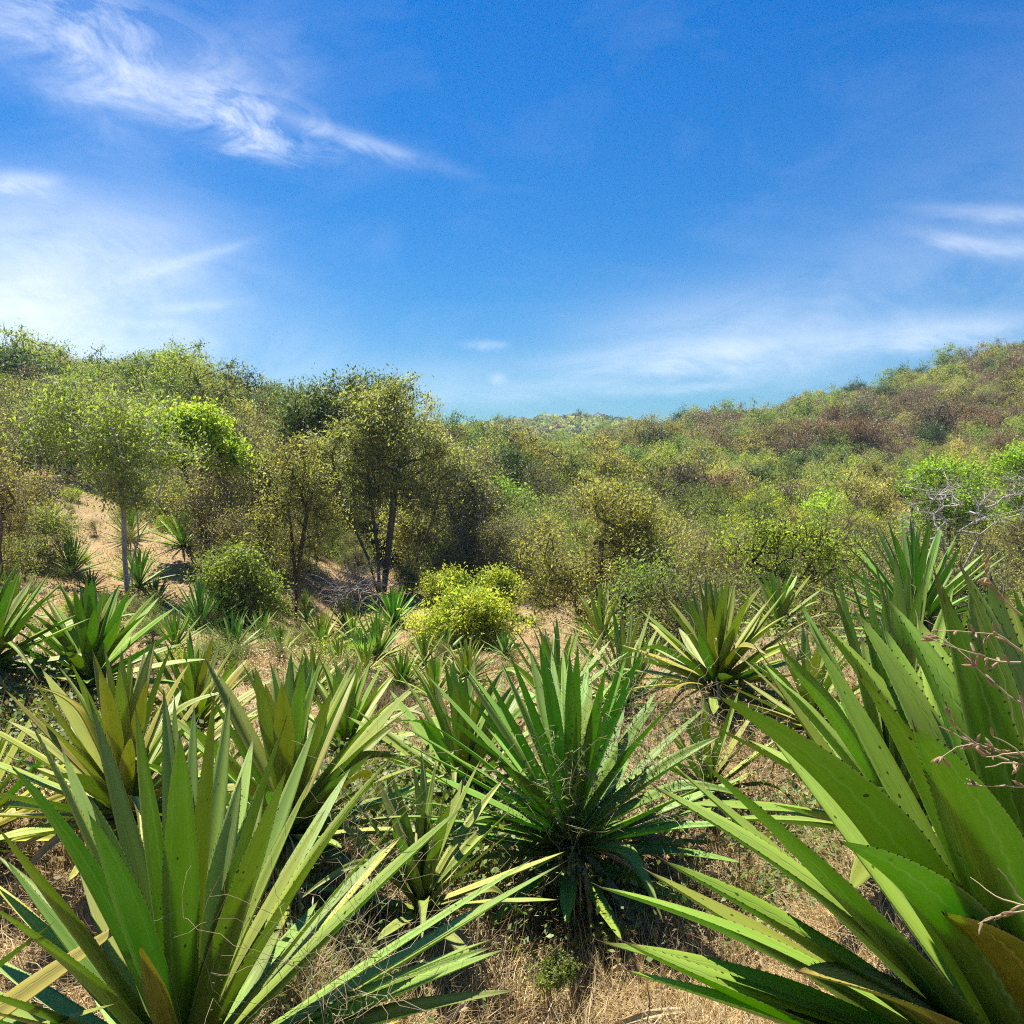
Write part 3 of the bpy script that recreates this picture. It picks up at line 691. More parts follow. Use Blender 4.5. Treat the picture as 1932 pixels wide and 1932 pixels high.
# ------------------------------------------------------------------ trees
def skeleton(rng, trunks, env, ntar, step=.45, wander=.18, airy=2.6):
    ox = rng.uniform(0, 90)
    # grow a branch skeleton to ntar targets inside the envelope ellipsoids; returns nodes, parents, target ids
    nodes = []; par = []
    for tr in trunks:
        tr = np.array(tr, float)
        prev = -1
        for k in range(len(tr)-1):
            m = max(1, int(np.linalg.norm(tr[k+1]-tr[k])/step))
            for j in range(m if k < len(tr)-2 else m+1):
                nodes.append(tr[k]+(tr[k+1]-tr[k])*j/m); par.append(prev); prev = len(nodes)-1
    ntr = len(nodes)
    wts = np.array([e[3]*e[4]*e[5] for e in env])**.8; wts /= wts.sum()
    T_ = []
    for _ in range(ntar):
        for _try in range(30):
            e = env[rng.choice(len(env), p=wts)]
            d = rng.normal(size=3); d /= np.linalg.norm(d)
            r = rng.random()**.45*(.72+.55*float(vnoise(d[0]*2.3+e[0]*3+7, d[1]*2.3+d[2]*2.9+e[2])))*(1.16 if rng.random() < .08 else 1)
            q = [e[0]+d[0]*e[3]*r, e[1]+d[1]*e[4]*r, e[2]+d[2]*e[5]*r]
            k = airy/max(e[3], .3)
            if float(vnoise(q[0]*k+q[1]*k*.6+ox, q[2]*k*1.3-q[1]*k*.7+ox)) > .44 or airy == 0: break
        T_.append(q)
    T_ = np.array(T_)
    root = np.mean([np.array(t_[-1]) for t_ in trunks], axis=0)
    T_ = T_[np.argsort(np.linalg.norm(T_-root, axis=1))]
    tid = []
    buf = np.zeros((ntr+ntar*8, 3)); buf[:ntr] = nodes; cnt = ntr
    startable = np.ones(len(buf), bool)
    zmin = root[2]*.75
    for i in range(ntr):
        startable[i] = nodes[i][2] > zmin*.8
    for tg in T_:
        d = tg-buf[:cnt]; dist = np.linalg.norm(d, axis=1)+np.where(d[:, 2] < 0, -d[:, 2]*1.2, 0)
        dist[~startable[:cnt]] += 50
        j = int(np.argmin(dist)); L = np.linalg.norm(tg-buf[j]); m = min(6, max(1, int(L/step)))
        prev = j; p0 = buf[j].copy()
        for k in range(1, m+1):
            s = k/m; p = p0+(tg-p0)*s
            if k < m: p = p+rng.normal(size=3)*wander*step+np.array([0, 0, .12*L*math.sin(s*PI)])
            buf[cnt] = p; par.append(prev); prev = cnt; cnt += 1
        tid.append(cnt-1)
    return buf[:cnt], np.array(par), np.array(tid)
def tree_meshes(name, seed, trunks, env, ntar, nleaf, lsize, leafmat, barkmat, sig=.28, rtip=.007, rpow=.46, twigs=3, sides=4, joined=False, step=.45, aspect=.42, gap=.15, twig_len=.5, wander=.18, airy=2.6):
    rng = np.random.default_rng(seed)
    N_, par, tid = skeleton(rng, trunks, env, ntar, step, wander, airy)
    cnt = np.zeros(len(N_)); cnt[tid] = 1
    for i in range(len(N_)-1, -1, -1):
        if par[i] >= 0: cnt[par[i]] += cnt[i]
    R_ = rtip*np.maximum(cnt, 1)**rpow
    ch = np.where(par >= 0)[0]
    V1, Q1 = tubes(N_[par[ch]], N_[ch], np.minimum(R_[par[ch]], R_[ch]*1.35), R_[ch], sides)
    parts = [(V1, Q1, None, 0)]
    # twigs: very thin, around every target
    if twigs:
        k = rng.integers(0, len(tid), len(tid)*twigs); b0 = N_[tid[k]]
        dd = rng.normal(size=(len(k), 3)); dd[:, 2] += .35; dd /= np.linalg.norm(dd, axis=1, keepdims=True)
        e0 = b0+dd*(twig_len*rng.uniform(.5, 1.2, len(k)))[:, None]
        V2, Q2 = tubes(b0, e0, np.full(len(k), rtip*.75), np.full(len(k), rtip*.2), 3)
        parts.append((V2, Q2, None, 0))
    else: b0 = e0 = None
    # leaves cluster round a subset of targets: gaps stay open
    LV = None
    if nleaf:
        live = tid[rng.random(len(tid)) > gap]
        pw = rng.random(len(live))**1.5+.12; k = rng.choice(live, nleaf, p=pw/pw.sum()); C = N_[k]+rng.normal(size=(nleaf, 3))*np.array([sig, sig, sig*.75])
        if b0 is not None:
            m2 = nleaf//4; kk = rng.integers(0, len(b0), m2); f = rng.random(m2)[:, None]
            C[:m2] = b0[kk]*(1-f)+e0[kk]*f+rng.normal(size=(m2, 3))*lsize*.5
        LV = leafcards(C, rng, lsize, aspect, up=.9)
    if joined:
        if LV is not None: parts.append((LV[0], LV[1], LV[2], 1))
        V_, Q_, Rn, Mi = cat(*parts)
        return mesh_np(name, V_, Q_, mats=[barkmat, leafmat], midx=Mi, rnd=Rn)
    V_, Q_, Rn, Mi = cat(*parts)
    tm = mesh_np(name+'_trunk', V_, Q_, mats=[barkmat], rnd=Rn)
    cm = mesh_np(name+'_crown', LV[0], LV[1], mats=[leafmat], rnd=LV[2]) if LV is not None else None
    return tm, cm
def put_tree(name, meshes, loc, label, cat_, group=None, rz=0, sc=1.0, color=None, bark=None):
    T_ = thing(name, loc, label, cat_, group, rz, sc)
    a = link('trunk', meshes[0], T_)
    if bark: a.color = (*bark, 1)
    if meshes[1] is not None:
        b_ = link('crown', meshes[1], T_)
        if color: b_.color = (*color, 1)
    return T_
def gp(px, y, dz=0.0):
    """ground point in pixel column px at y metres ahead"""
    x = (px-W0/2)/F*y
    for _ in range(3):
        z = hz(x, y); D = y*CP-(z-ZC)*SP; x = (px-W0/2)/F*D
    return Vector((x, y, z+dz))
def top_h(px, y, pytop):
    """height above ground so that the top reaches row pytop"""
    g_ = gp(px, y); return P(px, pytop, y).z-g_.z
def mpp(y): return y/F        # metres per pixel at distance y

# 1 the big many-stemmed olive tree
y0 = 30; H = top_h(715, y0, 712); g0 = gp(716, y0)
def E(px, py, rx, ry, y=None, g_=None, dy=0, rd=None, o=None):
    y = y or y0
    # ellipsoid from pixel centre and pixel radii in the local frame of a tree based at g_
    g_ = g_ or g0; p = P(px, py, y+dy); s = mpp(y)
    return (p.x-g_.x, dy, p.z-g_.z, rx*s, (rd if rd else rx)*s, ry*s)
def T(pxs, y=None, g_=None):
    g_ = g_ or g0; y = y or y0
    return [(P(px, py, y).x-g_.x, dy, P(px, py, y).z-g_.z) for px, py, dy in pxs]
env = [E(690, 790, 88, 78), E(640, 860, 78, 72), E(770, 850, 82, 70), E(690, 925, 100, 60), E(800, 940, 62, 70), E(745, 760, 62, 48), E(835, 880, 40, 60), E(620, 930, 45, 60)]
trk = [T([(716, 1118, 0), (712, 1040, .1), (700, 960, .2), (690, 880, .3)]), T([(722, 1118, .2), (735, 1030, -.2), (745, 950, -.3), (748, 860, -.4)]),
       T([(714, 1118, -.1), (700, 1050, -.6), (672, 980, -.9), (650, 920, -1)]), T([(762, 1120, .3), (766, 1060, .5), (775, 980, .8), (800, 930, 1)]),
       T([(770, 1120, .5), (785, 1050, .5), (815, 980, .4), (830, 920, .2)])]
BIG = tree_meshes('big_tree', 7, trk, env, 430, 32000, .10, M['olive'], M['bark'], sig=.19, rtip=.008, twigs=5, rpow=.44)
put_tree('tree', BIG, g0, 'tall many stemmed olive grey tree standing left of centre above the slope', 'tree', color=(1.02, 1.06, 1.2))
# 2 dark tree behind its left shoulder
y0 = 38; g0 = gp(600, y0)
env = [E(640, 760, 55, 55), E(585, 790, 60, 50), E(560, 840, 45, 55), E(700, 735, 60, 34), E(750, 740, 40, 28)]
DARK1 = tree_meshes('dark_tree', 8, [T([(610, 1080, 0), (612, 980, 0), (620, 860, 0)]), T([(640, 1080, .6), (650, 950, .6), (680, 800, 0)])], env, 320, 15000, .13, M['dark'], M['bark'], sig=.33, rtip=.01, twigs=3)
put_tree('tree', DARK1, g0, 'dark green tree behind the left shoulder of the big olive tree', 'tree', color=(1.3, 1.15, 1))
# 3 slender tree in front
y0 = 25; g0 = gp(556, y0)
env = [E(540, 910, 62, 60), E(590, 930, 55, 60), E(520, 980, 52, 50), E(600, 990, 50, 50), E(555, 860, 45, 35), E(560, 1030, 60, 30)]
SLEN = tree_meshes('slender_tree', 9, [T([(557, 1172, 0), (560, 1110, 0), (553, 1060, .1), (545, 990, .2), (535, 930, .2)]), T([(561, 1095, 0), (572, 1030, -.2), (585, 960, -.3)])], env, 320, 10000, .07, M['olive'], M['bark'], sig=.18, rtip=.0055, rpow=.42, twigs=4, step=.35)
put_tree('tree', SLEN, g0, 'slender dark stemmed tree standing alone in front of the big olive tree', 'tree', color=(1.08, 1.06, .85), bark=(.6, .55, .5))
# 4 pale trunked spreading tree at left
y0 = 23; g0 = gp(240, y0)
env = [E(150, 830, 95, 60), E(240, 800, 90, 70), E(210, 890, 95, 50), E(320, 860, 80, 60), E(130, 770, 60, 50), E(265, 940, 70, 35), E(80, 820, 60, 60)]
PALE = tree_meshes('pale_tree', 10, [T([(240, 1118, 0), (232, 1050, .1), (230, 970, .1), (226, 890, 0), (200, 830, 0)]), T([(246, 1118, .1), (240, 1060, .3), (246, 1010, .5), (236, 960, .7), (180, 860, .8)]),
                                     T([(244, 1118, -.1), (258, 1060, -.3), (276, 1010, -.4), (300, 975, -.5), (330, 890, -.6)])], env, 340, 16000, .085, M['green'], M['pale_bark'], sig=.22, rtip=.006, rpow=.40, twigs=5, step=.4, wander=.3, gap=.25)
put_tree('tree', PALE, g0, 'spreading tree with pale grey trunks on the left slope', 'tree', color=(1.25, 1.2, 1.1))
# 5 lime tree
y0 = 27; g0 = gp(372, y0)
env = [E(300, 800, 55, 24), E(370, 795, 60, 24), E(400, 850, 62, 22), E(330, 835, 60, 30), E(460, 865, 30, 14)]
LIME = tree_meshes('lime_tree', 11, [T([(385, 1090, 0), (380, 1000, 0), (352, 900, 0), (345, 870, 0)]), T([(352, 893, 0), (300, 850, 0), (275, 815, .1)]), T([(350, 885, 0), (385, 840, -.1), (400, 820, 0)])], env, 220, 16000, .105, M['lime'], M['bark'], sig=.2, rtip=.007, rpow=.42, twigs=3, step=.5, aspect=.6, gap=.1)
put_tree('tree', LIME, g0, 'vivid lime green tree with dark bare limbs beside the pale trunked tree', 'tree', bark=(.45, .4, .38))
# 6 round grey-olive bush right of centre
y0 = 21; g0 = gp(1130, y0)
env = [E(1130, 960, 95, 60), E(1060, 1030, 70, 80), E(1190, 1030, 85, 80), E(1120, 1100, 130, 80), E(1240, 1090, 60, 60), E(1050, 1120, 60, 60)]
RND = tree_meshes('round_bush', 12, [T([(1130, 1230, 0), (1128, 1120, 0), (1135, 1020, 0)]), T([(1140, 1230, .2), (1180, 1120, .2), (1200, 1040, 0)]), T([(1120, 1230, -.2), (1085, 1140, -.3), (1060, 1050, -.3)])], env, 520, 34000, .066, M['olive'], M['bark'], sig=.15, rtip=.006, twigs=5, step=.35)
put_tree('tree', RND, g0, 'big rounded grey olive tree right of centre with foliage down to the ground', 'tree', color=(1.12, 1.08, .85))
# 7 yellow-green bushes
YEL = []
for k, (px, pb, y, rx, top_, lab) in enumerate([(840, 1150, 27, 42, 1070, 'yellow green bush behind, left of the dark agave between the bushes'), (940, 1150, 26, 38, 1070, 'yellow green bush behind, right of the dark agave between the bushes'), (882, 1195, 22, 104, 1108, 'widest yellow green bush spreading in front of the other two')]):
    y0 = y; g0 = gp(px, y0); hh = (pb-top_)
    b0_ = px_of(g0.x, g0.y, g0.z)[1]; hh = b0_-top_
    env = [E(px-rx*.55, top_+hh*.6, rx*.5, hh*.38), E(px+rx*.5, top_+hh*.62, rx*.5, hh*.36), E(px, top_+hh*.5, rx*.6, hh*.46), E(px-rx*.2, top_+hh*.75, rx*.7, hh*.25), E(px+rx*.3, top_+hh*.35, rx*.4, hh*.3)]
    tm_ = tree_meshes('yellow_bush', 30+k, [T([(px-8, b0_, 0), (px-rx*.3, top_+hh*.75, 0)]), T([(px+6, b0_, 0), (px+rx*.3, top_+hh*.75, 0)]), T([(px, b0_, 0), (px, top_+hh*.7, .2)])], env, 150+60*(k == 2), 8000+12000*(k == 2), .07, M['yellow'], M['bark'], sig=.16, rtip=.005, twigs=3, step=.3, aspect=.5)
    put_tree('bush', tm_, g0, lab, 'bush', group='yellow green bushes on the slope'); YEL.append(tm_)
# 8 shrub with yellow flecks on left slope and green shrub beneath
y0 = 20.5; g0 = gp(450, y0)
env = [E(420, 1090, 50, 40), E(480, 1110, 45, 42), E(450, 1060, 50, 30), E(500, 1150, 34, 36), E(430, 1150, 40, 30), E(460, 1180, 34, 24)]
SHR = tree_meshes('shrub', 14, [T([(440, 1215, 0), (430, 1130, 0)]), T([(462, 1215, 0), (480, 1130, 0)]), T([(450, 1215, .2), (452, 1110, .1)])], env, 260, 13000, .07, M['green'], M['bark'], sig=.17, rtip=.005, twigs=3, step=.3)
put_tree('shrub', SHR, g0, 'rounded shrub with yellow flecked leaves above the dark starry agave', 'shrub', color=(1.1, 1.05, .8))
y0 = 18; g0 = gp(622, y0)
env = [E(622, 1240, 34, 26), E(605, 1255, 20, 16)]
SHR2 = tree_meshes('bright_shrub', 15, [T([(620, 1290, 0), (615, 1240, 0)]), T([(625, 1290, 0), (635, 1240, 0)])], env, 90, 2600, .05, M['yellow'], M['bark'], sig=.1, rtip=.004, twigs=3, step=.2)
put_tree('shrub', SHR2, g0, 'small bright yellow green shrub on the brown slope beside the path', 'shrub', color=(.85, .95, .9))
# 9 bright tree behind centre + dark neighbour
y0 = 48; g0 = gp(945, y0)
env = [E(930, 930, 60, 26), E(960, 965, 50, 34), E(905, 965, 40, 26), E(955, 1005, 50, 20)]
LM2 = tree_meshes('lime_tree', 16, [T([(950, 1080, 0), (948, 1000, 0), (940, 950, 0)])], env, 200, 7500, .14, M['lime'], M['bark'], sig=.35, rtip=.01, twigs=2, step=.7, aspect=.6, gap=.05)
put_tree('tree', LM2, g0, 'vivid green tree in the valley right of the big olive tree', 'tree', color=(.8, 1.05, 1))
y0 = 60; g0 = gp(980, y0)
env = [E(985, 890, 45, 40), E(960, 870, 40, 26), E(1000, 930, 40, 40)]
DK2 = tree_meshes('dark_tree', 17, [T([(985, 1030, 0), (985, 920, 0)])], env, 160, 7000, .17, M['dark'], M['bark'], sig=.42, rtip=.012, twigs=2, step=.8, gap=.05)
put_tree('tree', DK2, g0, 'dark glossy green tree behind the vivid green valley tree', 'tree')
# 10 flat lime trees at right
for k, (px, y, env_, lab) in enumerate([(1790, 42, [(1750, 895, 38, 24), (1800, 885, 62, 22), (1850, 900, 35, 26), (1790, 935, 74, 34), (1760, 985, 60, 34), (1840, 975, 50, 34)], 'flat topped vivid green tree behind the bare branched tree'),
                                        (1930, 48, [(1905, 870, 40, 22), (1950, 860, 50, 30), (1930, 910, 60, 36), (1930, 960, 60, 36)], 'flat topped vivid green tree cut by the right edge')]):
    y0 = y; g0 = gp(px, y0); env = [E(*e) for e in env_]; b0_ = px_of(g0.x, g0.y, g0.z)[1]
    tm_ = tree_meshes('flat_tree', 50+k, [T([(px, b0_, 0), (px, 960, 0)]), T([(px+10, b0_, 0), (px+25, 950, .2)])], env, 240, 13000, .11, M['lime'], M['bark'], sig=.26, rtip=.01, twigs=1, step=.6, aspect=.6, gap=.03)
    put_tree('tree', tm_, g0, lab, 'tree', color=(.82, .95, 1))
# 11 yellow tree with dark crooked limbs at right
y0 = 19; g0 = gp(1600, y0)
env = [E(1440, 1010, 80, 36), E(1520, 1020, 70, 40), E(1390, 1030, 50, 28), E(1580, 1040, 55, 36), E(1450, 1085, 50, 30), E(1540, 1090, 50, 30)]
CRK = tree_meshes('crooked_tree', 19, [T([(1590, 1260, 0), (1560, 1190, 0), (1530, 1130, 0), (1480, 1090, 0), (1420, 1060, 0)]), T([(1590, 1260, .2), (1575, 1180, 0), (1540, 1100, 0), (1520, 1050, 0)]), T([(1530, 1130, 0), (1440, 1100, .2), (1400, 1040, .2)])], env, 200, 7500, .062, M['yellow'], M['bark'], sig=.17, rpow=.34, rtip=.006, twigs=4, step=.35, gap=.1)
put_tree('tree', CRK, g0, 'low yellow leaved tree with dark crooked limbs left of the tall dark agave', 'tree', color=(.72, .82, .8), bark=(.45, .38, .36))
# 12 bare branched pale tree
y0 = 17; g0 = gp(1790, y0)
env = [E(1780, 930, 80, 45), E(1860, 950, 80, 60), E(1910, 920, 50, 55), E(1740, 990, 45, 35)]
BARE = tree_meshes('bare_tree', 20, [T([(1800, 1260, 0), (1790, 1190, 0), (1770, 1130, 0), (1740, 1060, 0)]), T([(1800, 1230, 0), (1815, 1140, .1), (1825, 1080, .2), (1860, 1010, .2)]), T([(1780, 1160, 0), (1775, 1080, -.2), (1770, 1010, -.2)])], env, 110, 0, .06, M['olive'], M['dead_wood'], rtip=.0055, twigs=4, step=.3, twig_len=.28, rpow=.33, airy=0)
put_tree('tree', BARE, g0, 'bare grey branched tree without leaves standing at the right', 'tree')
# grey brushwood heaps
def brush(px, y, wpx, hpx, n, lab, mat=M['dead_wood'], rt=.006, seed=1):
    g_ = gp(px, y); s = mpp(y); rng = np.random.default_rng(seed)
    A0 = rng.normal(size=(n, 3))*np.array([wpx*s*.45, wpx*s*.35, .05]); A0[:, 2] = np.abs(A0[:, 2])+rng.random(n)*hpx*s*.5
    V_ = []; parts = []
    p = A0.copy(); d = rng.normal(size=(n, 3)); d[:, 2] = np.abs(d[:, 2])*.9; d /= np.linalg.norm(d, axis=1, keepdims=True)
    for k in range(5):
        d2 = d+rng.normal(size=(n, 3))*.35; d2[:, 2] -= .12; d2 /= np.linalg.norm(d2, axis=1, keepdims=True)
        q = p+d2*hpx*s*.22; v, f = tubes(p, q, np.full(n, rt*(1-k*.17)), np.full(n, rt*(1-(k+1)*.17)), 4)
        parts.append((v, f, None, 0)); p, d = q, d2
    V_, Q_, Rn, Mi = cat(*parts)
    o_ = link('brushwood', mesh_np('brushwood', V_, Q_, mats=[mat]), None, label=lab, category='brushwood'); o_.location = g_
brush(662, 28, 60, 80, 260, 'tangled heap of grey dead branches left of the big tree trunks', rt=.012, seed=1)
brush(900, 31, 95, 100, 330, 'tangle of bare brown branches in the dip behind the yellow green bushes', M['bark'], .012, 2)
brush(1510, 17.5, 110, 110, 360, 'tangle of bare purplish twigs beneath the low yellow leaved tree', M['bark'], .006, 3)
brush(1370, 30, 90, 100, 320, 'dry twiggy scrub right of the round olive tree', M['dead_wood'], .009, 4)

# rocks
def rock(px, y, r, seed, lab, sc=(1, .8, .7)):
    rng = np.random.default_rng(seed); import bmesh
    bm = bmesh.new(); bmesh.ops.create_icosphere(bm, subdivisions=3, radius=r)
    k = rng.normal(size=(14, 3)); k /= np.linalg.norm(k, axis=1, keepdims=True); lim = rng.uniform(.62, .95, 14)*r
    for v in bm.verts:
        p = np.array(v.co)
        for kk, l_ in zip(k, lim):
            d = p@kk
            if d > l_: p = p-kk*(d-l_)
        v.co = Vector(p*np.array(sc))
    me_ = bpy.data.meshes.new('boulder'); bm.to_mesh(me_); bm.free(); me_.materials.append(M['rock'])
    g_ = gp(px, y); o_ = link('boulder', me_, None, label=lab, category='rock', group='pale boulders in the dip'); o_.location = g_+Vector((0, 0, r*sc[2]*.6))
rock(985, 37, 1.0, 1, 'larger pale boulder behind the yellow green bushes')
rock(930, 38, .8, 2, 'smaller pale boulder to the left of the larger one')

# ------------------------------------------------------------------ scattered scrub and forest
def proto(name, seed, H, Rw, kind, nleaf, lsize, leafmat, barkmat=None, ntar=60, gap=.05, twigs=2, rtip=.02, sig=.36, flat=False, airy=0):
    rng = np.random.default_rng(seed+900)
    env = []
    for _ in range(5):
        a = rng.uniform(0, 2*PI); rr = Rw*.45*rng.random()**.5
        env.append((rr*math.cos(a), rr*math.sin(a), H*((.84 if flat else .62)+.14*rng.uniform(-1, 1)), Rw*rng.uniform(.45, .7), Rw*rng.uniform(.45, .7), H*((.10 if flat else .24)+rng.uniform(-.04, .06))))
    if kind == 'low': env = [(e[0], e[1], e[2]*.72, e[3], e[4], e[5]*1.4) for e in env]
    tr = [[(rng.uniform(-.2, .2), rng.uniform(-.2, .2), -.3), (rng.uniform(-.3, .3), rng.uniform(-.3, .3), H*.25), (rng.uniform(-.5, .5)*Rw*.5, rng.uniform(-.5, .5)*Rw*.5, H*.5)] for _ in range(3)]
    return tree_meshes(name, seed, tr, env, ntar, nleaf, lsize, leafmat, barkmat or M['bark'], sig=sig, rtip=rtip, twigs=twigs, joined=True, step=.8, gap=gap, sides=3, twig_len=.7, airy=airy)
# medium-distance (25-60 m) protos with finer leaves
MIDP = {
    'olive': [proto('olive_scrub', 300+i, 3.6, 2.0, 'low', 6500, .075, M['olive'], ntar=200, twigs=4, rtip=.007, airy=2.0, sig=.25) for i in range(3)],
    'green': [proto('green_scrub', 310+i, 3.6, 1.9, 'low', 6000, .085, M['green'], ntar=180, twigs=3, rtip=.007, airy=2.0, sig=.27) for i in range(2)],
    'thin': [proto('thin_tree', 320+i, 4.4, 1.5, 'tree', 4200, .07, M['olive'], ntar=180, twigs=5, rtip=.007, airy=2.0, sig=.25, gap=.25) for i in range(2)],
    'yellow': [proto('yellow_scrub', 330, 3.2, 1.7, 'low', 6500, .085, M['yellow'], ntar=150, twigs=2, rtip=.007, airy=2.0, sig=.25)],
}
FARP = {
    'olive': [proto('olive_tree', 400+i, 5.5, 3.0, 'tree', 6500, .15, M['olive'], ntar=60) for i in range(4)],
    'green': [proto('green_tree', 410+i, 5.5, 3.0, 'tree', 6500, .16, M['green'], ntar=60) for i in range(3)],
    'dark': [proto('dark_tree', 420+i, 5.5, 2.8, 'tree', 6000, .17, M['dark'], ntar=110) for i in range(2)],
    'brown': [proto('dry_tree', 430+i, 5.0, 2.9, 'tree', 6500, .15, M['brown'], M['twig'], ntar=60, twigs=5, rtip=.016, sig=.38, gap=.15) for i in range(4)],
    'bare': [proto('leafless_tree', 440+i, 5.5, 2.8, 'tree', 500, .13, M['brown'], M['twig'], ntar=170, twigs=5, rtip=.026, gap=.5) for i in range(2)],
    'lime': [proto('lime_tree', 450, 5.0, 2.8, 'tree', 6000, .17, M['lime'], ntar=100)],
    'umbrella': [proto('umbrella_tree', 460+i, 6.5, 3.2, 'tree', 800, .30, M['dark'], ntar=40, flat=True, twigs=1, rtip=.05) for i in range(2)],
}
rs = random.Random(77)
SC = []          # every scattered tree: apparent size, mesh, matrix, colour, label, group, category
def where(px, y, pxr, yr):
    a = (px-max(pxr[0], 0))/(min(pxr[1], 1932)-max(pxr[0], 0)); b = (y-yr[0])/(yr[1]-yr[0])
    h_ = ['far left', 'left', 'left of centre', 'centre', 'right of centre', 'right', 'far right'][min(6, max(0, int(a*7)))]
    v_ = ['front', 'lower', 'middle', 'upper', 'back'][min(4, max(0, int(b*5)))]
    return h_, v_
def scatter(region, protos, weights, n, spacing, label, pxr, yr, sc=(.8, 1.25), ydist='log', keep=None, tint=(1, 1, 1)):
    """scatter single trees over ground in pixel columns pxr, distances yr, keeping them apart"""
    kinds = list(protos.keys()); pts = []; tries = 0; made = 0
    while made < n and tries < n*30:
        tries += 1
        px = rs.uniform(*pxr); y = math.exp(rs.uniform(math.log(yr[0]), math.log(yr[1]))) if ydist == 'log' else rs.uniform(*yr)
        if keep and not keep(px, y): continue
        x = (px-W0/2)/F*y
        sp_ = spacing*(.7+.3*y/yr[1])
        if any((x-a)**2+(y-b)**2 < sp_*sp_ for a, b in pts): continue
        pts.append((x, y)); made += 1
        kind = kinds[rs.choices(range(len(weights)), weights)[0]]
        me_ = rs.choice(protos[kind]); z = hz(x, y); s_ = rs.uniform(*sc)
        lab, gname, nm_, ct = label[kind]
        h_, v_ = where(px, y, pxr, yr)
        v = rs.uniform(.55, 1.35)
        SC.append(dict(key=s_/y*(1 if -60 < px < 1990 else .2), me=me_, loc=(x, y, z-.12), rz=rs.uniform(0, 2*PI), sc=(s_*rs.uniform(.9, 1.15), s_*rs.uniform(.9, 1.15), s_*rs.uniform(.85, 1.2)),
                       col=(v*rs.uniform(.9, 1.14)*tint[0], v*tint[1], v*rs.uniform(.8, 1.15)*tint[2]), label='%s%s%s, %s %s' % ('small ' if s_ < (sc[0]*.6+sc[1]*.4) else 'large ', 'dark ' if v < .85 else 'pale ' if v > 1.1 else '', lab, v_, h_), group=gname, cat=ct, region=region, kind=kind))
def sub(d, names): return {k: d[k] for k in names}
def labs(place, names, grp, cat_='tree'):
    adj = {'olive': 'olive grey', 'green': 'mid green', 'dark': 'dark green', 'brown': 'dry brown', 'bare': 'leafless twiggy', 'lime': 'vivid green', 'thin': 'thin sparse', 'yellow': 'yellow green', 'umbrella': 'umbrella shaped'}
    return {k: ('%s %s %s' % (adj[k], cat_, place), '%s %ss %s' % (adj[k], cat_, grp), cat_, cat_) for k in names}
# right hill (main brown slope)
nm = ['brown', 'olive', 'bare', 'green', 'dark']
scatter('right_hill', sub(FARP, nm), [54, 24, 10, 6, 8], 700, 2.9, labs('on the big hillside at right', nm, 'on the right hillside'), (1130, 2080), (122, 215), sc=(.6, 1.5), ydist='lin', tint=(.78, .70, .58))
# spur in front of it
nm = ['brown', 'olive', 'green', 'lime']
scatter('right_spur', sub(FARP, nm), [55, 25, 14, 5], 150, 2.5, labs('on the lower spur at the right edge', nm, 'on the right spur'), (1640, 2120), (72, 118), sc=(.55, .85), tint=(1.05, .92, 1.0))
# valley floor
nm = ['olive', 'green', 'dark', 'lime', 'brown']
scatter('valley', sub(FARP, nm), [38, 26, 20, 9, 8], 190, 3.0, labs('in the valley between the hills', nm, 'in the valley'), (840, 1660), (62, 122), sc=(.6, 1.0))
scatter('bright_band', sub(FARP, ['lime', 'green', 'olive']), [60, 25, 20], 34, 2.3, labs('in the bright band across the valley', ['lime', 'green', 'olive'], 'in the bright band'), (1290, 1640), (52, 70), sc=(.45, .75), tint=(1, .9, 1))
# left hill
nm = ['olive', 'green', 'dark', 'brown', 'lime']
scatter('left_hill', sub(FARP, nm), [40, 34, 16, 12, 4], 230, 2.7, labs('on the wooded hill at left', nm, 'on the left hill'), (-140, 850), (58, 112), sc=(.68, 1.15))
# centre distance
nm = ['green', 'olive', 'dark', 'brown']
scatter('far_valley', sub(FARP, nm), [40, 30, 12, 18], 170, 4.0, labs('in the distant dip below the far ridge', nm, 'in the distant dip'), (820, 1420), (122, 330), sc=(.8, 1.2))
# nearer scrub
nm = ['olive', 'green', 'thin', 'yellow']
def keep_left(px, y):
    x = (px-W0/2)/F*y; z = hz(x, y); py = px_of(x, y, z)[1]
    if py > 1010 and px < 800: return False
    if px < 330 and 925 < py < 1080: return False
    return True
scatter('left_mid', sub(MIDP, nm), [40, 30, 34, 5], 80, 1.5, labs('amid scrub on the left slope', nm, 'on the left slope', 'shrub'), (-80, 830), (32, 58), sc=(.7, 1.1), keep=keep_left)
scatter('left_thin', sub(MIDP, ['thin', 'olive', 'green']), [60, 25, 25], 62, 1.15, labs('in the thicket by the big olive tree', ['thin', 'olive', 'green'], 'in the thicket at left centre', 'shrub'), (370, 900), (27, 50), sc=(.75, 1.2), keep=lambda px, y: px_of(0, y, hz((px-W0/2)/F*y, y))[1] < 1110 and not (500 < px < 850 and y < 37))
scatter('left_band', sub(MIDP, ['olive', 'green', 'yellow']), [50, 40, 12], 60, 1.5, labs('on the bank below the left hill', ['olive', 'green', 'yellow'], 'on the bank below the left hill', 'shrub'), (-60, 520), (40, 62), sc=(.9, 1.35))
scatter('right_mid', sub(MIDP, nm), [46, 16, 14, 10], 125, 1.7, labs('beyond the right agaves', nm, 'beyond the right agaves', 'shrub'), (1230, 2080), (20, 62), sc=(.6, 1.05))
scatter('centre_mid', sub(MIDP, ['olive', 'green', 'thin']), [40, 25, 30], 34, 1.8, labs('in the dip behind the bushes', ['olive', 'green', 'thin'], 'in the dip', 'shrub'), (820, 1260), (34, 60), sc=(.6, 1.0))

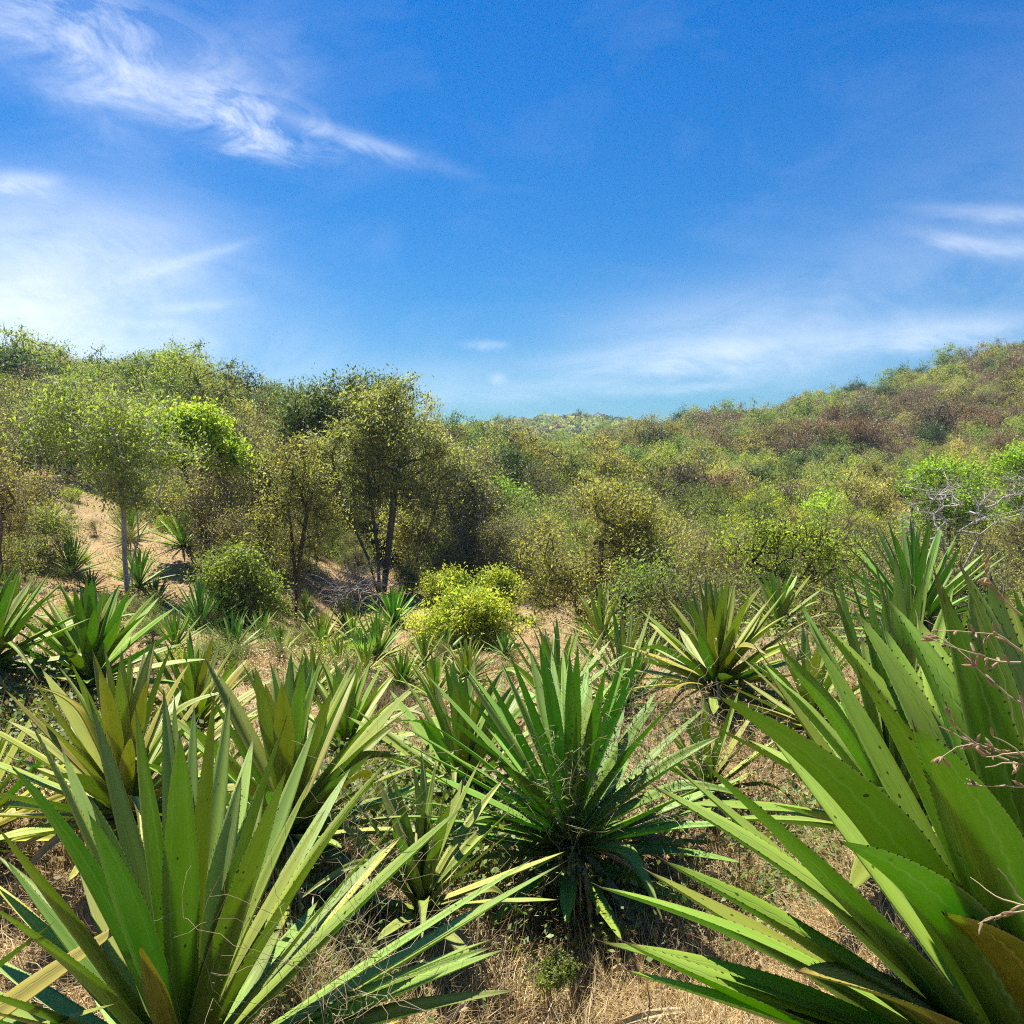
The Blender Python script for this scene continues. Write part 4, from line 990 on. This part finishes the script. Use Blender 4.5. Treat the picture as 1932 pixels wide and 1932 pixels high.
def band(lo, hi):
    return lambda px, y: lo < px_of((px-W0/2)/F*y, y, hz((px-W0/2)/F*y, y))[1] < hi
scatter('slope_scrub', sub(MIDP, ['thin', 'olive', 'green']), [50, 25, 25], 30, 1.0, labs('on the slope right of the pale trunks', ['thin', 'olive', 'green'], 'right of the pale trunks', 'shrub'), (385, 560), (23, 31), sc=(.35, .7), keep=band(1000, 1135))
scatter('tuft_scrub', sub(MIDP, ['thin', 'olive', 'green', 'yellow']), [35, 30, 25, 8], 34, .9, labs('dotted over the open brown slope', ['thin', 'olive', 'green', 'yellow'], 'dotted over the brown slope', 'shrub'), (-40, 420), (21, 38), sc=(.12, .28), keep=band(925, 1120))
scatter('foot_scrub', sub(MIDP, ['thin', 'olive', 'green']), [45, 30, 25], 34, .9, labs('below the crowns at left centre', ['thin', 'olive', 'green'], 'below the crowns at left centre', 'shrub'), (400, 680), (27, 40), sc=(.35, .62), keep=band(1000, 1120))
scatter('trunk_scrub', sub(MIDP, ['green', 'olive']), [60, 40], 30, 1.2, labs('behind the trunks of the big olive tree', ['green', 'olive'], 'behind the big olive tree', 'shrub'), (540, 850), (35, 46), sc=(.55, .95))
scatter('path_scrub', sub(MIDP, ['olive', 'green', 'yellow', 'thin']), [35, 25, 15, 15], 26, .8, labs('beside the bare path', ['olive', 'green', 'yellow', 'thin'], 'beside the bare path', 'shrub'), (430, 1080), (15, 26), sc=(.08, .17), keep=band(1120, 1300))
scatter('edge_scrub', sub(MIDP, ['thin', 'olive', 'green']), [50, 35, 15], 7, 1.1, labs('by the left edge of the slope', ['thin', 'olive', 'green'], 'at the left edge', 'shrub'), (-60, 60), (19, 27), sc=(.35, .75), keep=band(1060, 1300))
scatter('low_scrub', sub(MIDP, ['olive', 'green', 'yellow']), [50, 40, 10], 34, .8, labs('low in front of the slope', ['olive', 'green', 'yellow'], 'low on the near slope', 'shrub'), (60, 700), (11, 20), sc=(.10, .22), keep=band(1150, 1400))
scatter('dip_scrub', sub(MIDP, ['olive', 'green', 'thin']), [35, 50, 15], 34, 1.0, labs('behind the yellow green bushes', ['olive', 'green', 'thin'], 'behind the yellow green bushes', 'shrub'), (770, 1040), (29, 38), sc=(.3, .7), keep=band(1060, 1160))
scatter('near_right_scrub', sub(MIDP, ['olive', 'green', 'thin', 'yellow']), [45, 20, 25, 8], 60, .9, labs('just beyond the front agaves', ['olive', 'green', 'thin', 'yellow'], 'just beyond the front agaves', 'shrub'), (1180, 2050), (12, 21), sc=(.3, .62))
# the ones that show largest stand as single objects; the rest of each wood is one mass of instances
def emit():
    src = {}
    for ct, lim in (('tree', 262), ('shrub', 280)):
        L_ = sorted([d for d in SC if d['cat'] == ct], key=lambda d: -d['key'])
        rest = L_[lim:]
        for me_ in {d['me'] for d in rest}-{d['me'] for d in L_[:lim]}:      # every mesh keeps one single tree to copy from
            d = next(d for d in rest if d['me'] == me_); rest.remove(d); L_.append(d); L_.insert(0, d); lim += 1
        for d in L_[:lim]:
            if len(d['label'].split()) > 16: d['label'] = d['label'].split(' ', 1)[1]
            if len(d['label'].split()) > 16: d['label'] = d['label'].replace(' of centre', '')
            o_ = link({'brown': 'dry_tree', 'bare': 'leafless_tree', 'olive': 'olive_tree', 'green': 'green_tree', 'dark': 'dark_tree', 'lime': 'lime_tree'}.get(d['kind'], 'tree') if ct == 'tree' else 'shrub',
                      d['me'], None, label=d['label'], category=ct, group=d['group'])
            o_.location = d['loc']; o_.rotation_euler = (0, 0, d['rz']); o_.scale = d['sc']; o_.color = (*d['col'], 1)
            src.setdefault(d['me'].name, o_)
        for reg in sorted({d['region'] for d in rest}):
            D = [d for d in rest if d['region'] == reg]; ms = sorted({d['me'].name for d in D})
            me_ = bpy.data.meshes.new('woodland'); me_.vertices.add(len(D)); me_.vertices.foreach_set('co', np.array([d['loc'] for d in D], np.float32).ravel())
            a = me_.attributes.new('kind', 'INT', 'POINT'); a.data.foreach_set('value', [ms.index(d['me'].name) for d in D])
            a = me_.attributes.new('rot', 'FLOAT_VECTOR', 'POINT'); a.data.foreach_set('vector', np.array([(0, 0, d['rz']) for d in D], np.float32).ravel())
            a = me_.attributes.new('siz', 'FLOAT_VECTOR', 'POINT'); a.data.foreach_set('vector', np.array([d['sc'] for d in D], np.float32).ravel())
            o_ = link('woodland', me_, None, label=REGION[reg], category='woodland', kind='stuff')
            ng = bpy.data.node_groups.new('woodland', 'GeometryNodeTree'); ng.interface.new_socket('Geometry', in_out='INPUT', socket_type='NodeSocketGeometry'); ng.interface.new_socket('Geometry', in_out='OUTPUT', socket_type='NodeSocketGeometry')
            gi = ng.nodes.new('NodeGroupInput'); go = ng.nodes.new('NodeGroupOutput'); jn = ng.nodes.new('GeometryNodeJoinGeometry')
            def attr(nm_, ty):
                n_ = ng.nodes.new('GeometryNodeInputNamedAttribute'); n_.data_type = ty; n_.inputs[0].default_value = nm_; return n_.outputs[0]
            ak, ar, as_ = attr('kind', 'INT'), attr('rot', 'FLOAT_VECTOR'), attr('siz', 'FLOAT_VECTOR')
            for k, mn in enumerate(ms):
                oi = ng.nodes.new('GeometryNodeObjectInfo'); oi.transform_space = 'ORIGINAL'; oi.inputs['Object'].default_value = src[mn]
                cmp_ = ng.nodes.new('FunctionNodeCompare'); cmp_.data_type = 'INT'; cmp_.operation = 'EQUAL'
                ng.links.new(ak, cmp_.inputs[2]); cmp_.inputs[3].default_value = k
                ip = ng.nodes.new('GeometryNodeInstanceOnPoints')
                ng.links.new(gi.outputs[0], ip.inputs['Points']); ng.links.new(cmp_.outputs[0], ip.inputs['Selection']); ng.links.new(oi.outputs['Geometry'], ip.inputs['Instance'])
                ng.links.new(ar, ip.inputs['Rotation']); ng.links.new(as_, ip.inputs['Scale']); ng.links.new(ip.outputs[0], jn.inputs[0])
            ng.links.new(jn.outputs[0], go.inputs[0])
            mod = o_.modifiers.new('trees', 'NODES'); mod.node_group = ng
REGION = {'trunk_scrub': 'scrub behind the trunks of the big olive tree', 'tuft_scrub': 'small scrub dotted over the brown slope', 'foot_scrub': 'scrub below the crowns at left centre', 'path_scrub': 'small scrub beside the path', 'bright_band': 'bright green trees in a band across the valley', 'slope_scrub': 'scrub on the slope right of the pale trunks', 'edge_scrub': 'scrub by the left edge', 'low_scrub': 'low scrub in front of the slope', 'dip_scrub': 'scrub around the yellow green bushes', 'near_right_scrub': 'scrub just beyond the front agaves', 'right_hill': 'woodland of dry and olive grey trees over the upper right hillside', 'right_spur': 'woodland on the lower spur at the right edge', 'valley': 'woodland filling the valley floor between the hills',
          'left_hill': 'woodland covering the back of the left hill', 'far_valley': 'woodland in the distant dip below the far ridge', 'left_thin': 'scrub at the back of the thicket left of the big olive tree', 'left_band': 'scrub along the bank below the left hill', 'left_mid': 'scrub covering the back of the left slope', 'right_mid': 'scrub beyond the right agaves', 'centre_mid': 'scrub in the dip behind the bushes'}
emit()

# skyline trees one by one
for k, (px, y, s, kind, lab) in enumerate([(1088, 500, 1.35, 'umbrella', 'umbrella shaped tree tallest on the far ridge top'), (1068, 505, .9, 'umbrella', 'umbrella shaped tree left of the tallest on the far ridge'),
                                            (1110, 505, 1.0, 'umbrella', 'umbrella shaped tree right of the tallest on the far ridge'), (1040, 505, .8, 'umbrella', 'small umbrella shaped tree on the bare crest of the far ridge'),
                                            (965, 500, 1.2, 'umbrella', 'umbrella shaped tree on the left end of the far ridge'), (985, 510, 1.0, 'umbrella', 'second umbrella shaped tree from the left end of the far ridge'), (940, 500, 1.1, 'umbrella', 'leftmost umbrella shaped tree of the far ridge'),
                                            (1172, 500, 1.1, 'umbrella', 'umbrella shaped tree on the right end of the far ridge'), (1280, 215, .8, 'umbrella', 'umbrella shaped tree where the right hill begins'),
                                            (1305, 212, .75, 'umbrella', 'umbrella shaped tree at the low end of the right crest'),
                                            (350, 84, 1.25, 'green', 'tall rounded green tree topping the left hill skyline'), (275, 88, 1.1, 'olive', 'broad olive tree on the left hill skyline'), (180, 86, 1.15, 'green', 'green crowned tree near the left hill summit'),
                                            (80, 86, 1.2, 'olive', 'wide grey green tree on the left hill skyline'), (10, 86, 1.15, 'green', 'tree on the left hill skyline at the picture edge'), (425, 100, 1.0, 'olive', 'olive tree where the left skyline drops'), (520, 100, 1.1, 'bare', 'pale leafless tree where the left skyline dips')]):
    g_ = gp(px, y); me_ = rs.choice(FARP[kind]); ct = 'tree'
    o_ = link('umbrella_tree' if kind == 'umbrella' else 'tree', me_, None, label=lab, category=ct); o_.location = g_-Vector((0, 0, .1)); o_.scale = (s,)*3; o_.rotation_euler = (0, 0, rs.uniform(0, 6))
# the far wooded ridge reads as one mass
def woodland(name, n, pxr, yr, size, seed, mats, label, cat_='woodland'):
    rng = np.random.default_rng(seed); px = rng.uniform(*pxr, n); y = rng.uniform(*yr, n); x = (px-W0/2)/F*y; z = height(x, y)
    parts = []
    k = 90; s = size*rng.uniform(.6, 1.25, n)
    base = rng.normal(size=(n, k, 3)); base /= np.linalg.norm(base, axis=2, keepdims=True)
    C = np.stack([x, y, z+s*.75], -1)[:, None, :]+base*(rng.random((n, k, 1))**.4)*s[:, None, None]*np.array([1, 1, .62])
    lv = leafcards(C.reshape(-1, 3), rng, size*.32, .8)
    mi = np.repeat(rng.choice(len(mats), n, p=[.3, .3, .15, .25]), k)
    me_ = mesh_np(name, lv[0], lv[1], mats=mats, midx=mi, rnd=lv[2])
    return link(name, me_, None, kind='stuff', label=label, category=cat_)
woodland('woodland', 1500, (560, 1560), (330, 540), 4.2, 5, [M['olive'], M['green'], M['dark'], M['brown']], 'distant wood covering the far ridge in the middle of the horizon')
woodland('undergrowth', 500, (1120, 2100), (100, 215), 1.0, 6, [M['brown'], M['olive'], M['green'], M['brown']], 'low undergrowth filling the gaps between trees on the right hillside', 'undergrowth')
woodland('undergrowth', 1100, (-140, 1200), (52, 125), 1.3, 8, [M['olive'], M['green'], M['dark'], M['brown']], 'low undergrowth between the trees of the left hill and valley', 'undergrowth')

# ------------------------------------------------------------------ ground litter, dry grass, creepers
def grass(name, n, pxr, yr, Lr, wd, upr, mat, label, seed, keep=None, clump=0, ground_z=0.0, cat_='grass', ylog=True):
    rng = np.random.default_rng(seed)
    px = rng.uniform(*pxr, n); y = np.exp(rng.uniform(math.log(yr[0]), math.log(yr[1]), n)) if ylog else rng.uniform(*yr, n)
    if clump:
        cx = rng.uniform(*pxr, clump); cy = np.exp(rng.uniform(math.log(yr[0]), math.log(yr[1]), clump)); k = rng.integers(0, clump, n)
        px = cx[k]; y = cy[k]
    x = (px-W0/2)/F*y
    if clump: x = x+rng.normal(size=n)*.07; y = y+rng.normal(size=n)*.07
    if keep is not None:
        m_ = keep(x, y, px); x, y = x[m_], y[m_]; n = len(x)
    z = height(x, y)+ground_z
    a = rng.uniform(0, 2*PI, n); up = rng.uniform(*upr, n)
    d = np.stack([np.cos(a)*np.cos(up), np.sin(a)*np.cos(up), np.sin(up)], -1); L = rng.uniform(*Lr, n)[:, None]
    side = np.stack([-np.sin(a), np.cos(a), np.zeros(n)], -1); wv = side*wd*rng.uniform(.6, 1.4, n)[:, None]
    p0 = np.stack([x, y, z], -1); p1 = p0+d*L*.5+np.stack([0*a, 0*a, .03*L[:, 0]], -1); d2 = d.copy(); d2[:, 2] -= rng.uniform(.0, .5, n)*np.sin(up)*1.2
    d2 += rng.normal(size=(n, 3))*.18
    p2 = p1+d2*L*.5
    V_ = np.stack([p0-wv, p0+wv, p1+wv*.8, p1-wv*.8, p2], 1).reshape(-1, 3)
    b_ = (np.arange(n)*5)[:, None]
    me_ = mesh_np(name, V_, b_+np.array([[0, 1, 2, 3]]), b_+np.array([[3, 2, 4]]), mats=[mat], rnd=np.repeat(rng.random(n), 5))
    return link(name, me_, None, kind='stuff', label=label, category=cat_)
patch = lambda x, y, s, th: vnoise(x*s+3.3, y*s+8.1) > th
grass('straw_litter', 130000, (-250, 2250), (2.6, 9.0), (.05, .22), .0016, (-.05, .30), M['straw'], 'matted dry straw lying over the near ground', 1)
grass('dry_grass', 60000, (-250, 2250), (3.2, 11), (.08, .30), .0015, (.4, 1.45), M['straw'], 'upright dry grass stalks in tufts between the agaves', 2, clump=2000)
grass('dead_twigs', 5000, (-250, 2250), (3.0, 9.0), (.10, .40), .0030, (0, 1.1), M['twig'], 'thin grey dead twigs scattered among the straw', 3, cat_='twigs')
grass('straw_litter', 60000, (-150, 1250), (9, 40), (.05, .18), .006, (0, .3), M['straw'], 'dry straw over the brown slope at left', 4)
grass('dry_grass', 30000, (-150, 1250), (12, 42), (.06, .2), .005, (.5, 1.5), M['straw'], 'dry grass tufts over the brown slope at left', 5, clump=1500)
def greenery(name, n, clumps, size, hgt, mat, label, seed, spread=.3, cat_='creeper'):
    rng = np.random.default_rng(seed); k = rng.integers(0, len(clumps), n); C = np.array([[c.x, c.y] for c in clumps])[k]+rng.normal(size=(n, 2))*spread
    z = height(C[:, 0], C[:, 1])+np.abs(rng.normal(size=n))*hgt+.01
    lv = leafcards(np.stack([C[:, 0], C[:, 1], z], -1), rng, size, .62, up=.9)
    return link(name, mesh_np(name, lv[0], lv[1], mats=[mat], rnd=lv[2]), None, kind='stuff', label=label, category=cat_)
greenery('creeper', 5200, [gp(px, y) for px, y in ((1600, 5.2), (1660, 4.8), (1560, 5.6), (1640, 5.6), (1480, 4.9), (1700, 5.2))], .035, .06, M['creeper'], 'green creeping leaves on the ground left of the broad leaved agave', 11, .22)
greenery('creeper', 5200, [gp(px, y) for px, y in ((720, 5.6), (800, 5.6), (880, 5.6), (780, 6.2), (960, 5.0), (900, 5.1), (1180, 4.9))], .038, .12, M['creeper'], 'green creeping leaves around the small thin agave', 12, .25)
greenery('creeper', 3000, [gp(px, y) for px, y in ((20, 6.6), (60, 6.2), (-20, 6.9), (130, 6.0))], .04, .10, M['creeper'], 'green creeping leaves at the left edge below the left row', 13, .3)
greenery('creeper', 2400, [gp(px, y) for px, y in ((560, 3.6), (420, 3.9), (640, 4.2), (700, 3.9))], .03, .06, M['creeper'], 'green creeping leaves behind the lower left agave', 14, .2)
# dark litter shade plants under agaves: dry brown twiggy mats
greenery('leaf_litter', 14000, [gp(px, y) for px in range(-100, 2100, 90) for y in (3.6, 4.3, 5.2, 6.4, 8.0)], .03, .012, M['brown'], 'fallen brown leaves strewn over the ground between the agaves', 15, .35, 'leaf litter')
rm = random.Random(5)
greenery('weeds', 15000, [gp(rm.uniform(-50, 900), rm.uniform(13, 42)) for _ in range(95)], .055, .08, M['olive'], 'low weeds dotted over the brown slope at left', 21, .4, 'weeds')
greenery('dead_weeds', 22000, [gp(rm.uniform(-50, 1250), rm.uniform(10, 42)) for _ in range(150)], .055, .06, M['brown'], 'low dead weeds dotted over the brown slope', 22, .42, 'weeds')
greenery('weeds', 16000, [gp(rm.uniform(-100, 2050), rm.uniform(5.3, 12)) for _ in range(120)], .035, .13, M['creeper'], 'green weeds between the agaves of the front rows', 23, .25, 'weeds')
greenery('dead_weeds', 20000, [gp(rm.uniform(-100, 2050), rm.uniform(4.5, 12)) for _ in range(140)], .035, .09, M['brown'], 'dead brown weeds between the agaves of the front rows', 24, .25, 'weeds')
# low brown-yellow scrub on the middle slope
greenery('scrub_mat', 16000, [gp(px, y) for px, y in ((500, 16), (540, 16.5), (580, 16), (480, 17), (610, 17.5), (690, 16), (540, 15))], .026, .14, M['straw'], 'low yellowish dry scrub in front of the slender tree', 16, .45, 'scrub')
greenery('scrub_mat', 9000, [gp(px, y) for px, y in ((870, 19), (840, 19.5), (910, 19), (700, 13.5), (730, 14))], .028, .08, M['brown'], 'dark brown dead scrub beside the bare path', 17, .4, 'scrub')
grass('dead_grass', 9000, (640, 780), (12.5, 16), (.15, .4), .005, (.3, 1.4), M['brown'], 'brown dead grass clump on the near end of the path', 18)

# fan palm seedlings
def palm(px, y, lab, seed, n=7, R0=.42):
    rng = np.random.default_rng(seed); g_ = gp(px, y); T_ = thing('palm_seedling', g_, lab, 'palm', 'fan palm seedlings on the slope')
    sp = []
    for k in range(n):
        a = k*2.4+rng.uniform(-.3, .3); inc = rng.uniform(.3, 1.0); d = np.array([math.sin(inc)*math.cos(a), math.sin(inc)*math.sin(a), math.cos(inc)]); e = d*R0*.8
        v, q = tube_path([np.zeros(3), e*.5+[0, 0, .02], e], [.008, .006, .005], 4); sp.append((v, q, None, 0))
        sd_ = np.cross(d, [0, 0, 1]); sd_ /= np.linalg.norm(sd_); V_ = []; Q_ = []
        for j in range(15):
            th = (j-7)*.17; bd = d*math.cos(th)+sd_*math.sin(th); L_ = R0*rng.uniform(.8, 1.0); w_ = np.cross(bd, np.cross(d, sd_)); w_ = w_/np.linalg.norm(w_)*.012
            o_ = len(V_); m = e+bd*L_*.5+[0, 0, .01]; V_ += [e, m-w_, e+bd*L_-[0, 0, .05*L_], m+w_]; Q_.append((o_, o_+1, o_+2, o_+3))
        link('fan_leaf', mesh_np('fan_leaf', V_, Q_, mats=[M['green']], rnd=np.full(len(V_), rng.random())), T_).color = (.7, 1, .8, 1)
    V_, Q_, Rn, _m = cat(*sp); link('stalk', mesh_np('palm_stalk', V_, Q_, mats=[M['green']], rnd=Rn), T_)
palm(690, 19.5, 'fan palm seedling beside the large dense agave on the slope', 1)
palm(664, 20.5, 'fan palm seedling left of the other, above the bright shrub', 2, R0=.36)
# small bush in the foreground gap
def small_bush(px, y, r, h, n, mat, lab, seed, size=.014, color=None):
    g_ = gp(px, y); rng = np.random.default_rng(seed)
    tr = [[(0, 0, -.02), (r*.3*math.cos(a), r*.3*math.sin(a), h*.5)] for a in (0, 2, 4)]
    env = [(0, 0, h*.55, r, r, h*.45), (r*.3, 0, h*.7, r*.6, r*.6, h*.3)]
    tm_ = tree_meshes('small_bush', seed, tr, env, 130, n, size, mat, M['twig'], sig=r*.14, rtip=.0012, twigs=4, step=.06, twig_len=.06)
    T_ = thing('small_bush', g_, lab, 'bush'); link('stem', tm_[0], T_); c_ = link('foliage', tm_[1], T_)
    if color: c_.color = (*color, 1)
small_bush(1042, 4.15, .105, .26, 3800, M['green'], 'small fine leaved green bush on the straw in the middle foreground', 61, color=(1, .95, .8))
small_bush(1150, 4.6, .12, .16, 1500, M['green'], 'low weedy plant at the foot of the central agave', 62, .02)
small_bush(1080, 4.9, .17, .34, 1300, M['creeper'], 'leafy weed clambering over the left base of the central agave', 63, .034)

# thin creepers over the central and scruffy agaves
def vines(name, px0, px1, py0, py1, y, n, lab, seed, leaf=.018, r=.0016, nleaf=900, dy=.35, mat='twig', lmat='creeper'):
    rng = np.random.default_rng(seed); parts = []; pts_all = []
    for _ in range(n):
        p = np.array(P(rng.uniform(px0, px1), rng.uniform(py0, py1), y+rng.uniform(-dy, dy))); d = rng.normal(size=3); d[2] += .3; d /= np.linalg.norm(d)
        path = [p]
        for k in range(rng.integers(7, 14)):
            d = d+rng.normal(size=3)*.45; d[2] -= .03; d /= np.linalg.norm(d); p = p+d*.055; path.append(p)
        path = np.array(path); pts_all.append(path)
        v, q = tube_path(path, np.linspace(r, r*.5, len(path)), 3); parts.append((v, q, None, 0))
    V_, Q_, Rn, _m = cat(*parts)
    c0 = Vector(P((px0+px1)/2, (py0+py1)/2, y)); c0.z = hz(c0.x, c0.y)
    T_ = thing(name, c0, lab, 'creeper')
    link('stem', mesh_np('vine_stem', V_-np.array(c0), Q_, mats=[M[mat]], rnd=Rn), T_)
    if nleaf:
        pa = np.concatenate(pts_all); C = pa[rng.integers(0, len(pa), nleaf)]+rng.normal(size=(nleaf, 3))*.012-np.array(c0)
        lv = leafcards(C, rng, leaf, .45); link('foliage', mesh_np('vine_leaf', lv[0], lv[1], mats=[M[lmat]], rnd=lv[2]), T_)
vines('climbing_vine', 1080, 1260, 1250, 1560, 5.1, 130, 'thin creepers with tiny leaves draped over the right side of the central agave', 71)
vines('climbing_vine', 1180, 1480, 1330, 1560, 5.9, 170, 'dry creepers tangled over the scruffy agave', 72, lmat='straw')
vines('climbing_vine', 960, 1130, 1440, 1640, 4.9, 60, 'leafy creeper at the crown base of the central agave', 73, leaf=.03, nleaf=700)
vines('climbing_vine', 560, 700, 1780, 1932, 2.5, 46, 'fine twining creeper over the lower leaves of the lower left agave', 74, leaf=.01, nleaf=160, dy=.15, r=.0009)
vines('climbing_vine', 600, 760, 1500, 1780, 3.2, 40, 'fine creeper with small leaves over the right leaves of the lower left agave', 75, leaf=.012, nleaf=260, dy=.2, r=.0008)
vines('climbing_vine', 1500, 1760, 1150, 1330, 6.2, 60, 'dry tendrils over the low pale leaves in front of the tall dark agave', 76, nleaf=200, lmat='straw')

# twiggy plant with seed pods leaning in at the right edge
def twiggy(px0, py0, y, lab, seed, n=9, reach=.30, pods=60):
    rng = np.random.default_rng(seed); c0 = P(px0, py0, y); base = Vector((c0.x+.12, c0.y-.02, hz(c0.x, c0.y)))
    T_ = thing('twiggy_plant', base, lab, 'plant'); parts = []
    main = [np.zeros(3), np.array([.05, 0, (c0.z-base.z)*.5]), np.array(c0-base)]
    v, q = tube_path(main, [.004, .0035, .0025], 5); parts.append((v, q, None, 0)); tips = []
    for i in range(n):
        p = np.array(c0-base)+np.array([0, 0, rng.uniform(-.13, .14)]); d = np.array([-1, rng.uniform(-.3, .3), rng.uniform(-.15, .55)]); d /= np.linalg.norm(d); path = [p]
        for k in range(7):
            d = d+rng.normal(size=3)*.2; d /= np.linalg.norm(d); p = p+d*reach/7*rng.uniform(.5, 1.2); path.append(p); tips.append((p, d))
        v, q = tube_path(path, np.linspace(.0018, .0007, len(path)), 4); parts.append((v, q, None, 0))
    V_, Q_, Rn, _m = cat(*parts); link('stem', mesh_np('twiggy_stem', V_, Q_, mats=[M['twig']], rnd=Rn), T_)
    import bmesh
    bm = bmesh.new(); bmesh.ops.create_icosphere(bm, subdivisions=1, radius=1); pm = bpy.data.meshes.new('pod'); bm.to_mesh(pm); bm.free(); pm.materials.append(M['straw'])
    for i in range(pods):
        p, d = tips[rng.integers(0, len(tips))]; dd = Vector(d)+Vector(rng.normal(size=3)*.7); dd.normalize()
        o_ = link('pod', pm, T_); o_.matrix_local = Matrix.Translation(Vector(p)+dd*.010)@dd.to_track_quat('Z', 'Y').to_matrix().to_4x4()@Matrix.Diagonal((.0028, .0028, .012, 1))
twiggy(1925, 1310, 1.55, 'dry twig with small seed pods leaning in from the right edge, upper of two', 81, n=7, reach=.17, pods=60)
twiggy(1945, 1590, 1.5, 'bare brown twigs leaning in from the right edge, lower of two', 82, n=7, reach=.10, pods=14)
# fallen dry agave leaves on the ground
FALL = agave_leaf_mesh('fallen_leaf', 33, bow=1.2, wmax=1.0, rings=10, teeth=0, dry=True, fold=.6, twist=1.2, curl=1.0)
rf = random.Random(3)
for k, (px, y, where_) in enumerate([(1210, 5.0, 'right of the central agave'), (1260, 5.6, 'behind the right hand leaves'), (980, 4.6, 'below the central agave on its left'), (1130, 4.4, 'in front of the central agave'), (860, 4.0, 'beside the small thin agave'),
                                     (1400, 5.4, 'below the scruffy agave'), (700, 4.4, 'left of the small thin agave'), (60, 5.4, 'near the left edge in the straw'), (1480, 4.6, 'under the broad leaved agave'), (1330, 4.0, 'on the straw near the bottom right'), (900, 3.95, 'on the straw near the bottom middle')]):
    g_ = gp(px, y); a = rf.uniform(0, 6.28); L_ = rf.uniform(.25, .5); d = Vector((math.cos(a), math.sin(a), 0)); e = g_+d*L_; e.z = hz(e.x, e.y)+.02
    o_ = link('fallen_leaf', FALL, None, label='dry curled agave leaf lying '+where_, category='dead leaf', group='fallen dry agave leaves')
    z_ = (e-g_).normalized(); x_ = z_.cross(Vector((0, 0, 1))).normalized(); y_ = z_.cross(x_)
    o_.matrix_world = Matrix.Translation(g_+Vector((0, 0, .015)))@Matrix((x_, -y_, z_)).transposed().to_4x4()@Matrix.Diagonal((.035, .035, L_, 1))
# dry stalks in the foreground
def stalk(px, py_base, y, h, lab, lean=.1, seed=0):
    rng = np.random.default_rng(seed); g_ = gp(px, y); path = [(0, 0, -.03)]; p = np.array([0, 0, 0.]); a = rng.uniform(0, 6)
    for k in range(6):
        p = p+np.array([math.cos(a)*lean*h/6+rng.normal()*.006, rng.normal()*.006, h/6]); path.append(p.copy())
    v, q = tube_path(path, np.linspace(.0035, .0015, 7), 5); o_ = link('dry_stalk', mesh_np('dry_stalk', v, q, mats=[M['bark']]), None, label=lab, category='stalk', group='dry upright stalks in the straw'); o_.location = g_
for k, (px, y, h, lab) in enumerate([(1265, 4.5, .34, 'thin dark dry stalk beside the tip of the middle right leaf'), (1335, 4.3, .30, 'dry stalk in the straw between two right hand leaves'), (950, 3.9, .12, 'short dark stub of a stalk at the bottom of the picture'),
                                     (1300, 4.9, .36, 'dry stalk right of the central agave'), (1390, 4.8, .40, 'leaning dry stalk behind the right hand leaves'), (1165, 4.2, .22, 'short dry stalk right of the small bush'), (1225, 3.9, .26, 'bent dry stalk near the bottom between the two front agaves')]):
    stalk(px, 0, y, h, lab, .25*(-1)**k, 90+k)

# ------------------------------------------------------------------ air: one closed box of thin haze round the whole scene
hm = bpy.data.materials.new('haze'); hm.use_nodes = True
ht = NT(hm.node_tree)
for n in list(ht.n): ht.n.remove(n)
ho = ht.node('ShaderNodeOutputMaterial'); hv = ht.node('ShaderNodeVolumePrincipled')
hv.inputs['Color'].default_value = (.66, .82, 1, 1); hv.inputs['Density'].default_value = HAZE; hv.inputs['Anisotropy'].default_value = .3
ht.l.new(hv.outputs[0], ho.inputs['Volume'])
zlo, zhi = float(gz.min())-1.5, max(float(gz.max()), float(height([-25., 110.], [90., 190.]).max())+3)+7
print('HAZE BOX', zlo, zhi)
bx = np.array([(x, y, z) for z in (zlo, zhi) for x, y in ((-3050, -3050), (3050, -3050), (3050, 3050), (-3050, 3050))], float)
link('haze', mesh_np('haze', bx, [(0, 3, 2, 1), (4, 5, 6, 7), (0, 1, 5, 4), (1, 2, 6, 5), (2, 3, 7, 6), (3, 0, 4, 7)], mats=[hm]), kind='stuff', label='thin bluish haze in the air over the whole valley', category='haze')
